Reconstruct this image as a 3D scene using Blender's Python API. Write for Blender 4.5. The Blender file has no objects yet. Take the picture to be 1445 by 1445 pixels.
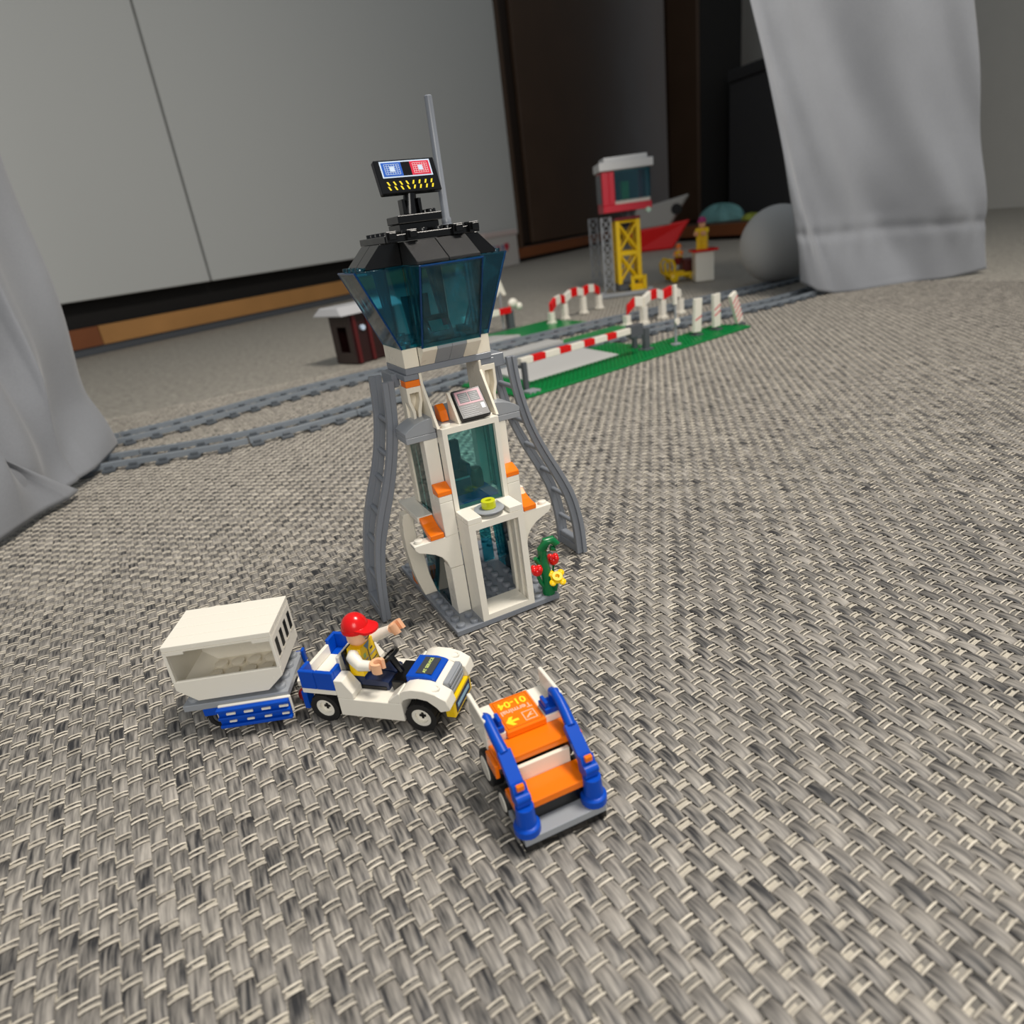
import bpy, bmesh, math, random
import numpy as np
from mathutils import Matrix, Vector
random.seed(4); rng = np.random.default_rng(4)
sc = bpy.context.scene
COL = sc.collection
MM = 0.001
S = 8.0                      # stud pitch in mm; plate 3.2 mm, brick 9.6 mm

# ------------------------------------------------------------------ camera
CYAW, CPITCH, CROLL = 0.42327, 0.404054, -0.133619
CPOS = np.array([-90.883, -293.393, 198.768]); FPX = 940.0
_f = np.array([math.sin(CYAW)*math.cos(CPITCH), math.cos(CYAW)*math.cos(CPITCH), -math.sin(CPITCH)])
_r0 = np.array([math.cos(CYAW), -math.sin(CYAW), 0.0]); _u0 = np.cross(_r0, _f)
_r = math.cos(CROLL)*_r0 + math.sin(CROLL)*_u0; _u = -math.sin(CROLL)*_r0 + math.cos(CROLL)*_u0
cam = bpy.data.cameras.new('camera'); camo = bpy.data.objects.new('camera', cam); COL.objects.link(camo)
cam.sensor_fit = 'HORIZONTAL'; cam.sensor_width = 36; cam.lens = 36*FPX/1445
cam.clip_start = 0.01; cam.clip_end = 50
M = Matrix(((_r[0], _u[0], -_f[0], CPOS[0]*MM), (_r[1], _u[1], -_f[1], CPOS[1]*MM), (_r[2], _u[2], -_f[2], CPOS[2]*MM), (0, 0, 0, 1)))
camo.matrix_world = M
cam.dof.use_dof = True; cam.dof.focus_distance = 0.345; cam.dof.aperture_fstop = 10.5
sc.camera = camo
def ray(px, py): return _f + (px-722.5)/FPX*_r - (py-722.5)/FPX*_u
def gp(px, py, z=0.0):
    """photo pixel -> point (mm) on the horizontal plane z"""
    d = ray(px, py); return CPOS + (z-CPOS[2])/d[2]*d
def vp(px, py, a, b):
    """photo pixel -> point (mm) on the vertical plane through floor points a, b"""
    n = np.array([-(b[1]-a[1]), b[0]-a[0], 0.0]); d = ray(px, py)
    t = np.dot(n, np.array([a[0], a[1], 0])-CPOS)/np.dot(n, d); return CPOS + t*d

# ------------------------------------------------------------------ world and lights
w = bpy.data.worlds.new('room_light'); sc.world = w; w.use_nodes = True
bg = w.node_tree.nodes['Background']; bg.inputs[0].default_value = (0.86, 0.93, 1.0, 1); bg.inputs[1].default_value = 0.27
def area(name, loc, target, size, power, color):
    l = bpy.data.lights.new(name, 'AREA'); l.shape = 'DISK'; l.size = size; l.energy = power; l.color = color
    o = bpy.data.objects.new(name, l); COL.objects.link(o); o.location = loc
    o.rotation_euler = (Vector(target)-Vector(loc)).to_track_quat('-Z', 'Y').to_euler(); return o
area('ceiling_lamp', (0.55, -0.22, 1.65), (0.15, 0.0, 0.0), 0.45, 30.0, (1.0, 0.93, 0.84))
area('front_fill_light', (-0.55, -1.75, 1.05), (0.0, 0.0, 0.05), 1.0, 16.0, (1.0, 0.96, 0.90))  # soft fill added on the camera side to brighten front faces
sc.view_settings.view_transform = 'Standard'; sc.view_settings.look = 'None'; sc.view_settings.gamma = 1
sc.view_settings.use_curve_mapping = False; sc.view_settings.exposure = 0.0

# ------------------------------------------------------------------ materials
def lin(c):
    return tuple(((v/255)/12.92 if v/255 <= 0.04045 else ((v/255+0.055)/1.055)**2.4) for v in c)
MATS = {}
def mat(name, rgb, rough=0.28, spec=0.5, coat=0.0, metal=0.0, noise=0.0, nscale=60, bump=0.0, emit=None):
    if name in MATS: return MATS[name]
    m = bpy.data.materials.new(name); m.use_nodes = True; nt = m.node_tree; b = nt.nodes['Principled BSDF']
    c = lin(rgb); b.inputs['Base Color'].default_value = (*c, 1); b.inputs['Roughness'].default_value = rough
    b.inputs['Specular IOR Level'].default_value = spec; b.inputs['Metallic'].default_value = metal
    if coat: b.inputs['Coat Weight'].default_value = coat
    tc = nt.nodes.new('ShaderNodeTexCoord'); n = nt.nodes.new('ShaderNodeTexNoise')
    n.inputs['Scale'].default_value = nscale; n.inputs['Detail'].default_value = 4
    nt.links.new(tc.outputs['Object'], n.inputs['Vector'])
    mr = nt.nodes.new('ShaderNodeMapRange'); mr.inputs[3].default_value = max(0.02, rough-0.05); mr.inputs[4].default_value = rough+0.06
    nt.links.new(n.outputs[0], mr.inputs[0]); nt.links.new(mr.outputs[0], b.inputs['Roughness'])
    if noise:
        mx = nt.nodes.new('ShaderNodeMix'); mx.data_type = 'RGBA'
        mx.inputs[6].default_value = (*[v*(1-noise) for v in c], 1); mx.inputs[7].default_value = (*[min(1, v*(1+noise)) for v in c], 1)
        nt.links.new(n.outputs[0], mx.inputs[0]); nt.links.new(mx.outputs[2], b.inputs['Base Color'])
    if bump:
        bp = nt.nodes.new('ShaderNodeBump'); bp.inputs['Strength'].default_value = bump; bp.inputs['Distance'].default_value = 0.001
        nt.links.new(n.outputs[0], bp.inputs['Height']); nt.links.new(bp.outputs[0], b.inputs['Normal'])
    MATS[name] = m; return m
def trans(name, rgb, body=None, fac=0.12, gloss=0.05):
    """tinted clear plastic: coloured transparency under a fresnel gloss"""
    m = bpy.data.materials.new(name); m.use_nodes = True; nt = m.node_tree
    for n in list(nt.nodes): nt.nodes.remove(n)
    out = nt.nodes.new('ShaderNodeOutputMaterial'); t = nt.nodes.new('ShaderNodeBsdfTransparent'); t.inputs[0].default_value = (*lin(rgb), 1)
    g = nt.nodes.new('ShaderNodeBsdfGlossy'); g.inputs['Roughness'].default_value = gloss
    d = nt.nodes.new('ShaderNodeBsdfDiffuse'); d.inputs[0].default_value = (*lin(body or rgb), 1)
    fr = nt.nodes.new('ShaderNodeFresnel'); fr.inputs[0].default_value = 1.5
    m0 = nt.nodes.new('ShaderNodeMixShader'); m0.inputs[0].default_value = fac
    m1 = nt.nodes.new('ShaderNodeMixShader')
    nt.links.new(t.outputs[0], m0.inputs[1]); nt.links.new(d.outputs[0], m0.inputs[2])
    nt.links.new(fr.outputs[0], m1.inputs[0]); nt.links.new(m0.outputs[0], m1.inputs[1]); nt.links.new(g.outputs[0], m1.inputs[2])
    nt.links.new(m1.outputs[0], out.inputs[0]); MATS[name] = m; return m
WHITE = mat('white_plastic', (240, 235, 222), 0.25, coat=0.2)
CREAM = mat('cream_white_plastic', (240, 232, 214), 0.28)
GREY = mat('stone_grey_plastic', (152, 156, 161), 0.3)
GREYD = mat('blue_grey_plastic', (128, 133, 141), 0.3)
DGREY = mat('dark_grey_plastic', (84, 88, 94), 0.32)
BLACK = mat('black_plastic', (11, 11, 12), 0.2)
BLACKT = mat('grained_black_plastic', (26, 26, 27), 0.4, noise=0.6, nscale=3200, bump=0.5)
ORANGE = mat('orange_plastic', (248, 122, 10), 0.24)
BLUE = mat('blue_plastic', (4, 74, 184), 0.36, spec=0.25)
NAVY = mat('navy_plastic', (24, 38, 72), 0.3)
YELLOW = mat('yellow_plastic', (246, 204, 20), 0.26)
RED = mat('red_plastic', (222, 18, 20), 0.22)
DRED = mat('dark_red_plastic', (120, 20, 28), 0.3)
GREEN = mat('green_plastic', (0, 110, 58), 0.28)
ROAD = mat('road_light_grey', (190, 190, 188), 0.4)
BGREEN = mat('baseplate_green', (10, 132, 66), 0.32)
SKIN = mat('light_flesh_plastic', (246, 190, 148), 0.3)
RUBBER = mat('black_rubber', (22, 22, 23), 0.6)
CHROME = mat('rail_metal', (170, 178, 188), 0.22, metal=0.8)
TRACK = mat('track_grey_plastic', (86, 92, 98), 0.34)
TEAL = trans('clear_teal_plastic', (196, 238, 238), (20, 150, 160), 0.06)
TEALS = trans('clear_glow_teal_plastic', (190, 240, 240), (30, 190, 200), 0.4)  # brighter body colour imitates the glow along the cabin bottom
TEALC = trans('clear_dark_teal_plastic', (130, 208, 220), (0, 110, 136), 0.10)
TEALE = trans('clear_edge_blue_plastic', (90, 170, 205), (0, 74, 140), 0.5)
TEALD = trans('clear_deep_teal_plastic', (186, 232, 240), (0, 128, 156), 0.06)
LIME = trans('clear_lime_plastic', (222, 224, 60))
LIMES = mat('lime_plastic_core', (205, 210, 30), 0.15)
PRBLUE = mat('print_blue', (34, 92, 190), 0.3); PRRED = mat('print_red', (214, 44, 70), 0.3)
PRLITE = mat('print_pale', (206, 224, 246), 0.3); PRYEL = mat('print_yellow', (255, 226, 40), 0.4)
PRPINK = mat('print_pink_white', (255, 190, 160), 0.3); PRGREY = mat('print_grey', (150, 152, 156), 0.4)
PRROSE = mat('print_rose', (190, 140, 150), 0.4); PRLIME = mat('print_lime', (212, 226, 130), 0.35)
PRDARK = mat('print_charcoal', (62, 66, 72), 0.4); PRORAN = mat('print_dark_orange', (200, 88, 4), 0.3)

# ------------------------------------------------------------------ mesh builder (mm)
class MB:
    def __init__(s): s.v = []; s.f = []
    def add(s, vs, fs):
        n = len(s.v); s.v += [tuple(map(float, q)) for q in vs]; s.f += [tuple(i+n for i in q) for q in fs]; return s
    def box(s, x0, x1, y0, y1, z0, z1):
        return s.add([(x0,y0,z0),(x1,y0,z0),(x1,y1,z0),(x0,y1,z0),(x0,y0,z1),(x1,y0,z1),(x1,y1,z1),(x0,y1,z1)],
                     [(0,3,2,1),(4,5,6,7),(0,1,5,4),(1,2,6,5),(2,3,7,6),(3,0,4,7)])
    def hexa(s, b, t):
        return s.add(list(b)+list(t), [(0,3,2,1),(4,5,6,7),(0,1,5,4),(1,2,6,5),(2,3,7,6),(3,0,4,7)])
    def prism(s, poly, axis, a, b):
        n = len(poly)
        def m(u, v, w): return {'x': (w,u,v), 'y': (u,w,v), 'z': (u,v,w)}[axis]
        vs = [m(u,v,a) for u,v in poly]+[m(u,v,b) for u,v in poly]
        return s.add(vs, [tuple(range(n))[::-1], tuple(range(n,2*n))]+[(i,(i+1)%n,n+(i+1)%n,n+i) for i in range(n)])
    def strip(s, L, R, axis, a, b):
        """band between two polylines L and R, extruded along axis from a to b"""
        def m(u, v, w): return {'x': (w,u,v), 'y': (u,w,v), 'z': (u,v,w)}[axis]
        n = len(L); vs = []
        for (p, q) in zip(L, R): vs += [m(*p,a), m(*q,a), m(*q,b), m(*p,b)]
        fs = [(0,1,2,3), tuple(4*(n-1)+k for k in (3,2,1,0))]
        for i in range(n-1):
            for k in range(4):
                fs.append((4*i+k, 4*i+(k+1)%4, 4*i+4+(k+1)%4, 4*i+4+k))
        return s.add(vs, fs)
    def lathe(s, prof, c=(0,0,0), axis='z', n=20):
        m = len(prof); vs = []
        for i in range(n):
            a = 2*math.pi*i/n
            for r, h in prof:
                p = (r*math.cos(a), r*math.sin(a), h)
                if axis == 'x': p = (p[2], p[0], p[1])
                if axis == 'y': p = (p[1], p[2], p[0])
                vs.append((p[0]+c[0], p[1]+c[1], p[2]+c[2]))
        fs = []
        for i in range(n):
            j = (i+1) % n
            for k in range(m-1):
                fs.append((i*m+k, j*m+k, j*m+k+1, i*m+k+1))
        fs.append(tuple(i*m for i in range(n))[::-1]); fs.append(tuple(i*m+m-1 for i in range(n)))
        return s.add(vs, fs)
    def ring(s, c, ro, ri, h, axis='z', n=20):
        vs = []; fs = []
        for i in range(n):
            a = 2*math.pi*i/n
            for r, z in ((ro,0),(ro,h),(ri,h),(ri,0)):
                p = (r*math.cos(a), r*math.sin(a), z)
                if axis == 'x': p = (p[2], p[0], p[1])
                if axis == 'y': p = (p[1], p[2], p[0])
                vs.append((p[0]+c[0], p[1]+c[1], p[2]+c[2]))
        for i in range(n):
            j = (i+1) % n
            for k in range(4): fs.append((i*4+k, j*4+k, j*4+(k+1)%4, i*4+(k+1)%4))
        return s.add(vs, fs)
    def tube(s, pts, r, n=8):
        pts = [Vector(p) for p in pts]; rs = r if isinstance(r, (list, tuple)) else [r]*len(pts); vs = []
        for i, p in enumerate(pts):
            t = (pts[min(i+1, len(pts)-1)]-pts[max(i-1, 0)]).normalized()
            a = t.cross(Vector((0.31, 0.17, 0.93))); a = a.normalized() if a.length > 0.05 else t.cross(Vector((1,0,0))).normalized()
            b = t.cross(a)
            for k in range(n):
                q = p+rs[i]*(math.cos(2*math.pi*k/n)*a+math.sin(2*math.pi*k/n)*b); vs.append(tuple(q))
        fs = [tuple(range(n))[::-1], tuple((len(pts)-1)*n+k for k in range(n))]
        for i in range(len(pts)-1):
            for k in range(n): fs.append((i*n+k, i*n+(k+1)%n, i*n+n+(k+1)%n, i*n+n+k))
        return s.add(vs, fs)
    def ball(s, c, rx, ry=None, rz=None, n=14, m=8, z0=-1.0, z1=1.0):
        ry = ry or rx; rz = rz or rx; t0 = math.asin(z0); t1 = math.asin(z1); vs = []
        for j in range(m+1):
            t = t0+(t1-t0)*j/m
            for i in range(n):
                a = 2*math.pi*i/n; k = max(math.cos(t), 0.02)
                vs.append((c[0]+rx*k*math.cos(a), c[1]+ry*k*math.sin(a), c[2]+rz*math.sin(t)))
        fs = [tuple(range(n))[::-1], tuple(m*n+i for i in range(n))]
        for j in range(m):
            for i in range(n): fs.append((j*n+i, j*n+(i+1)%n, j*n+n+(i+1)%n, j*n+n+i))
        return s.add(vs, fs)
    def xf(s, mtx, start=0):
        for i in range(start, len(s.v)): s.v[i] = tuple(mtx @ Vector(s.v[i]))
        return s
    def build(s, name, material, parent=None, bevel=0.0, smooth=None, label=None, seg=1):
        off = OFF.get(parent.name, (0,0,0)) if parent is not None else (0,0,0)
        me = bpy.data.meshes.new(name)
        me.from_pydata([((x-off[0])*MM, (y-off[1])*MM, (z-off[2])*MM) for x, y, z in s.v], [], s.f)
        bm = bmesh.new(); bm.from_mesh(me); bmesh.ops.recalc_face_normals(bm, faces=bm.faces); bm.to_mesh(me); bm.free()
        if smooth is not None:
            me.shade_smooth(); me.set_sharp_from_angle(angle=math.radians(smooth))
        me.materials.append(material)
        o = bpy.data.objects.new(name, me); COL.objects.link(o)
        if parent is not None:
            o.parent = parent; OFF[o.name] = off
        if bevel:
            md = o.modifiers.new('edge', 'BEVEL'); md.width = bevel*MM; md.segments = seg; md.limit_method = 'ANGLE'; md.angle_limit = math.radians(40)
        if label: o['label'] = label
        return o
OFF = {}
def thing(name, label, cat, loc=(0,0,0), rot=0.0, group=None, local=True):
    """an Empty at the base of a thing; loc in mm; local=False: its parts are given in world mm"""
    o = bpy.data.objects.new(name, None); COL.objects.link(o); o.empty_display_size = 0.01
    o.location = [v*MM for v in loc]; o.rotation_euler = (0, 0, math.radians(rot))
    o['label'] = label; o['category'] = cat
    if group: o['group'] = group
    if not local: OFF[o.name] = tuple(loc)
    return o
def tag(o, label, cat, group=None, kind=None):
    if label: o['label'] = label
    if cat: o['category'] = cat
    if group: o['group'] = group
    if kind: o['kind'] = kind
    return o
def place(o, loc, rot=0.0):
    o.location = [v*MM for v in loc]; o.rotation_euler = (0, 0, math.radians(rot)); return o
def copies(o, locs, parent=None):
    """copies of a part that share its mesh, at offsets (mm) from the first"""
    out = []
    for d in locs:
        c = o.copy(); COL.objects.link(c); c.parent = parent if parent is not None else o.parent
        c.location = o.location+Vector([v*MM for v in d]); out.append(c)
    return out
def studs(parent, pts, z, material, r=2.4, h=1.7, n=14, name='stud'):
    """one stud mesh, copied to every (x, y) in mm"""
    off = OFF.get(parent.name, (0,0,0)); OFFs = (0,0,0)
    b = MB().lathe([(r,0),(r,h-0.15),(r-0.15,h)], n=n)
    me = bpy.data.meshes.new(name); me.from_pydata([(x*MM, y*MM, zz*MM) for x, y, zz in b.v], [], b.f)
    bm = bmesh.new(); bm.from_mesh(me); bmesh.ops.recalc_face_normals(bm, faces=bm.faces); bm.to_mesh(me); bm.free()
    me.shade_smooth(); me.set_sharp_from_angle(angle=math.radians(50)); me.materials.append(material)
    for x, y in pts:
        o = bpy.data.objects.new(name, me); COL.objects.link(o); o.parent = parent
        o.location = ((x-off[0])*MM, (y-off[1])*MM, (z-off[2])*MM)
def text_part(txt, size, mtx, material, parent, name='lettering', depth=0.12):
    """flat lettering as a mesh; size and mtx in mm"""
    cu = bpy.data.curves.new('t', 'FONT'); cu.body = txt; cu.size = size; cu.extrude = depth/2; cu.offset = 0.022*size; cu.align_x = 'CENTER'; cu.align_y = 'CENTER'
    to = bpy.data.objects.new('t', cu); COL.objects.link(to)
    bpy.context.view_layer.update(); dg = bpy.context.evaluated_depsgraph_get()
    me = bpy.data.meshes.new_from_object(to.evaluated_get(dg)); bpy.data.objects.remove(to)
    off = Vector(OFF.get(parent.name, (0,0,0)))
    for v in me.vertices: v.co = (mtx @ v.co - off)*MM
    me.materials.clear(); me.materials.append(material)
    o = bpy.data.objects.new(name, me); COL.objects.link(o); o.parent = parent; OFF[o.name] = tuple(off); return o
def frame_mtx(o, ex, ey):
    """matrix that takes the xy plane to origin o with axes ex, ey (mm)"""
    ex = Vector(ex).normalized(); ey = Vector(ey); ey = (ey-ey.dot(ex)*ex).normalized(); ez = ex.cross(ey); o = Vector(o)
    return Matrix(((ex.x,ey.x,ez.x,o.x),(ex.y,ey.y,ez.y,o.y),(ex.z,ey.z,ez.z,o.z),(0,0,0,1)))

# ================================================================== SETTING
WA = math.radians(4.0)       # weave direction
PU, PV = 6.0, 13.2           # weave: strand pitch across, float pitch along (mm)
def carpet_mat():
    m = bpy.data.materials.new('woven_carpet_far'); m.use_nodes = True; nt = m.node_tree; b = nt.nodes['Principled BSDF']; b.inputs['Roughness'].default_value = 0.75
    N = nt.nodes.new; L = nt.links.new
    tc = N('ShaderNodeTexCoord'); mp = N('ShaderNodeMapping'); mp.inputs['Rotation'].default_value = (0,0,-WA); mp.inputs['Scale'].default_value = (1000/PU, 1000/PV, 1)
    L(tc.outputs['Object'], mp.inputs[0]); sx = N('ShaderNodeSeparateXYZ'); L(mp.outputs[0], sx.inputs[0])
    def ma(op, a, bb=None):
        n = N('ShaderNodeMath'); n.operation = op
        for i, q in enumerate((a, bb)):
            if q is None: continue
            if isinstance(q, (int, float)): n.inputs[i].default_value = q
            else: L(q, n.inputs[i])
        return n.outputs[0]
    fu = ma('FLOOR', sx.outputs[0]); par = ma('MULTIPLY', ma('FLOORED_MODULO', fu, 2.0), 0.5)
    fv = ma('FRACT', ma('ADD', sx.outputs[1], par)); gap = ma('GREATER_THAN', fv, 0.70)
    n1 = N('ShaderNodeTexNoise'); n1.inputs['Scale'].default_value = 90; n1.inputs['Detail'].default_value = 6; L(tc.outputs['Object'], n1.inputs[0])
    rp = N('ShaderNodeValToRGB'); rp.color_ramp.elements[0].position = 0.3; rp.color_ramp.elements[1].position = 0.72
    rp.color_ramp.elements[0].color = (*lin((92,90,86)), 1); rp.color_ramp.elements[1].color = (*lin((160,155,146)), 1); L(n1.outputs[0], rp.inputs[0])
    mx = N('ShaderNodeMix'); mx.data_type = 'RGBA'; L(gap, mx.inputs[0]); L(rp.outputs[0], mx.inputs[6]); mx.inputs[7].default_value = (*lin((196,189,174)), 1)
    L(mx.outputs[2], b.inputs['Base Color'])
    bp = N('ShaderNodeBump'); bp.inputs['Strength'].default_value = 0.7; bp.inputs['Distance'].default_value = 0.001; L(gap, bp.inputs['Height']); L(bp.outputs[0], b.inputs['Normal'])
    return m
def strand_mat(name, dark, light, streak):
    m = bpy.data.materials.new(name); m.use_nodes = True; nt = m.node_tree; b = nt.nodes['Principled BSDF']; b.inputs['Roughness'].default_value = 0.55
    N = nt.nodes.new; L = nt.links.new
    tc = N('ShaderNodeTexCoord'); mp = N('ShaderNodeMapping'); mp.inputs['Rotation'].default_value = (0,0,-WA); mp.inputs['Scale'].default_value = streak
    L(tc.outputs['Object'], mp.inputs[0]); n1 = N('ShaderNodeTexNoise'); n1.inputs['Scale'].default_value = 1.0; n1.inputs['Detail'].default_value = 3; L(mp.outputs[0], n1.inputs[0])
    at = N('ShaderNodeAttribute'); at.attribute_name = 'tint'
    ad = N('ShaderNodeMath'); ad.operation = 'ADD'; L(n1.outputs[0], ad.inputs[0]); L(at.outputs['Fac'], ad.inputs[1])
    rp = N('ShaderNodeValToRGB'); rp.color_ramp.elements[0].position = 0.32; rp.color_ramp.elements[1].position = 0.78
    rp.color_ramp.elements[0].color = (*lin(dark), 1); rp.color_ramp.elements[1].color = (*lin(light), 1); L(ad.outputs[0], rp.inputs[0]); L(rp.outputs[0], b.inputs['Base Color'])
    bp = N('ShaderNodeBump'); bp.inputs['Strength'].default_value = 0.6; bp.inputs['Distance'].default_value = 0.0004; L(n1.outputs[0], bp.inputs['Height']); L(bp.outputs[0], b.inputs['Normal'])
    return m
fl = MB().add([(-3500,-1500,-1.5),(5000,-1500,-1.5),(5000,6000,-1.5),(-3500,6000,-1.5)], [(0,1,2,3)]).build('floor', carpet_mat()); fl['kind'] = 'structure'
def weave(name, vgrid, faces, material, cells, ang, zs=None, tints=None):
    """many copies of one small strand, merged into one mesh (numpy); cells: (u, v) centres in mm"""
    nv = len(vgrid); n = len(cells); base = np.array(vgrid)[None].repeat(n, 0)
    sw = rng.uniform(0.9, 1.08, (n,1)); base[:,:,0] *= sw; base[:,:,1] *= rng.uniform(0.94, 1.05, (n,1))
    base[:,:,0] += base[:,:,1]*rng.normal(0, 0.035, (n,1)); base[:,:,2] += rng.uniform(-0.18, 0.0, (n,1))
    u = base[:,:,0]+cells[:,0:1]; v = base[:,:,1]+cells[:,1:2]
    co = np.stack([u*math.cos(ang)-v*math.sin(ang), u*math.sin(ang)+v*math.cos(ang), base[:,:,2]], -1).reshape(-1, 3)*MM
    fa = (np.array(faces)[None]+(np.arange(n)*nv)[:,None,None]).reshape(-1, 4)
    me = bpy.data.meshes.new(name); me.vertices.add(len(co)); me.vertices.foreach_set('co', co.ravel())
    me.loops.add(fa.size); me.loops.foreach_set('vertex_index', fa.ravel().astype(np.int32))
    me.polygons.add(len(fa)); me.polygons.foreach_set('loop_start', (np.arange(len(fa))*4).astype(np.int32)); me.update(calc_edges=True)
    at = me.attributes.new('tint', 'FLOAT', 'POINT'); t = rng.normal(0, tints, n).repeat(nv); at.data.foreach_set('value', t.astype(np.float32))
    me.shade_smooth(); me.materials.append(material)
    o = bpy.data.objects.new(name, me); COL.objects.link(o); o.parent = fl; o['kind'] = 'stuff'; return o
# near carpet: flat strands that dive under pairs of thin pale threads, as real geometry
cells = []; gaps = []
for i in range(int(-560/PU), int(1400/PU)):
    for j in range(int(-480/PV), int(1000/PV)):
        u = (i+0.5)*PU; v = (j+(0.5 if i % 2 else 0.0))*PV
        x = u*math.cos(WA)-v*math.sin(WA); y = u*math.sin(WA)+v*math.cos(WA)
        if -430 < x < 1250 and -330 < y < 900: cells.append((u, v)); gaps.append((u, v+PV/2))
cells = np.array(cells); gaps = np.array(gaps)
tv = []; ny, nx = 7, 4
for a in range(ny):
    t = -1+2*a/(ny-1)
    for b_ in range(nx):
        q = -1+2*b_/(nx-1); tv.append((q*2.95*(1-0.06*t*t), t*5.9, -0.05-1.35*abs(t)**2.6-0.42*q*q))
tf = [(a*nx+b_, a*nx+b_+1, a*nx+nx+b_+1, a*nx+nx+b_) for a in range(ny-1) for b_ in range(nx-1)]
weave('carpet_strands', tv, tf, strand_mat('grey_strand', (44,44,46), (176,170,161), (640, 60, 1)), cells, WA, tints=0.045)
hv = []; hn = 5
for a in range(hn):
    t = -1+2*a/(hn-1)
    for k in range(4):
        an = math.pi*k/3; hv.append((t*3.1, 0.38*math.cos(an), -1.0+0.46*(1-t**4)+0.42*math.sin(an)))
hf = [(a*4+k+4, a*4+k+5, a*4+k+1, a*4+k) for a in range(hn-1) for k in range(3)]
thr = np.concatenate([gaps+np.array([0, 1.25]), gaps-np.array([0, 1.25])])
weave('carpet_threads', hv, hf, strand_mat('pale_thread', (150,143,131), (232,223,206), (120, 900, 1)), thr, WA, tints=0.05)

# room frame: A runs along the cabinets, B along the low wooden platform
A0 = np.array([-347.0, 2024.0]); ad = np.array([0.8666, 0.4990]); an_ = np.array([0.4990, -0.8666])   # an_: towards the room
AANG = math.degrees(math.atan2(ad[1], ad[0]))
def Apt(px, py=None):                       # distance along A of the photo column px at floor line
    a = A0; b = A0+ad*1000; y = py if py else 400
    q = vp(px, y, (*a, 0), (*b, 0)); return float(np.dot(q[:2]-A0, ad))
WOOD = mat('pine_board', (176, 128, 74), 0.5, noise=0.25, nscale=6)
WOODR = mat('reddish_board', (128, 74, 40), 0.5, noise=0.25, nscale=6)
WOODD = mat('dark_brown_wood', (74, 56, 42), 0.5, noise=0.25, nscale=5)
CABW = mat('pale_grey_lacquer', (196, 198, 196), 0.35)
DARK = mat('dark_recess', (20, 18, 17), 0.7)
WALLM = mat('wall_paint', (188, 186, 180), 0.9, noise=0.03, nscale=20, bump=0.1)
def aframe(name, label, cat, group=None): return thing(name, label, cat, (*A0, 0), AANG, group)
s_seam = Apt(297, 390); s_end = Apt(728, 300); s_brown = Apt(842, 300)
cb = aframe('wardrobe', 'wide pale grey wardrobe with tall flat doors above a pine kickboard', 'wardrobe')
MB().box(-1600, s_end-20, 60, 600, 75, 2000).build('carcass', DARK, cb)
def adoor(x0, x1): return MB().box(x0, x1, 0, 22, 150, 1990)
adoor(-1600, s_seam-5).build('door', CABW, cb, 2)
adoor(s_seam+5, s_end).build('door', CABW, cb, 2)
MB().box(s_end-22, s_end, 23, 600, 150, 1990).build('side_panel', CABW, cb, 1)
sk = Apt(146, 480); MB().box(sk+1, s_end-30, 4, 26, 22, 76).build('kickboard', WOOD, cb, 1); MB().box(-1600, sk-1, 4, 26, 22, 76).build('kickboard', WOODR, cb, 1)
MB().box(-1600, s_end-30, 12, 40, 0, 22).build('plinth', DGREY, cb)
for xx in (-1500, 0, s_end-120): MB().box(xx, xx+60, 42, 560, 0, 75).build('leg', DARK, cb)
bc = aframe('bookcase', 'dark brown wooden cupboard standing beside the pale wardrobe', 'cupboard')
MB().box(s_end+6, s_end+30, -10, 560, 76, 2000).build('side_panel', WOODD, bc, 1)
MB().box(s_end+30, s_brown+1900, 120, 140, 76, 2000).build('back_panel', DARK, bc)
MB().box(s_end+190, s_brown+1900, 20, 44, 90, 1990).build('door', WOODD, bc, 2)
MB().box(s_end+30, s_end+180, 40, 60, 90, 1990).build('door', mat('very_dark_wood', (40,30,24), 0.5), bc, 2)
MB().box(s_end+6, s_brown+1900, 0, 30, 20, 74).build('kickboard', WOODR, bc, 1)
MB().box(s_end+6, s_brown+1900, 20, 60, 0, 20).build('plinth', DARK, bc)
wb = MB().box(-1800, 7200, 640, 700, -2, 2500).build('wall_back', WALLM); place(wb, (*A0, 0), AANG); wb['kind'] = 'structure'
# platform B
B1 = np.array([2585., 3206.]); B2 = np.array([2445., 2054.]); bd = (B2-B1)/np.linalg.norm(B2-B1); BANG = math.degrees(math.atan2(bd[1], bd[0]))
pf = thing('wooden_platform', 'low reddish wooden platform carrying a heap of teal cloth', 'platform', (*B1, 0), BANG)
MB().box(-300, 1180, 0, 26, 18, 72).build('front_board', WOODR, pf, 1)
MB().box(-300, 1180, 27, 900, 56, 71).build('top_board', WOODD, pf, 1)
MB().box(-300, 1180, 40, 60, -1, 17).build('plinth', DARK, pf)
wr = MB().box(-900, 3200, 930, 1000, -2, 2500).build('wall_right', WALLM); place(wr, (*B1, 0), BANG); wr['kind'] = 'structure'
bn = np.array([-bd[1], bd[0]])
def Bs(px, off):
    a = B1+bn*off; q = vp(px, 300, (*a, 0), (*(a+bd*1000), 0)); return float(np.dot(q[:2]-a, bd))
cu2 = thing('dark_cupboard', 'tall dark brown cupboard standing on the far end of the wooden platform', 'cupboard', (*B1, 72.2), BANG)
s9 = Bs(986, 400)
MB().box(-299, s9, 420, 700, 0, 1900).build('carcass', DARK, cu2)
MB().box(-299, s9-330, 400, 419, 10, 1890).build('door', WOODD, cu2, 2); MB().box(s9-324, s9, 400, 419, 10, 1890).build('door', WOODD, cu2, 2)
bx = thing('storage_box', 'big charcoal storage box at the back of the wooden platform', 'box', (*(B1+bn*500), 72.2), BANG)
s10 = Bs(1000, 380); s9 = max(s9+20, s10)
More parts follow.
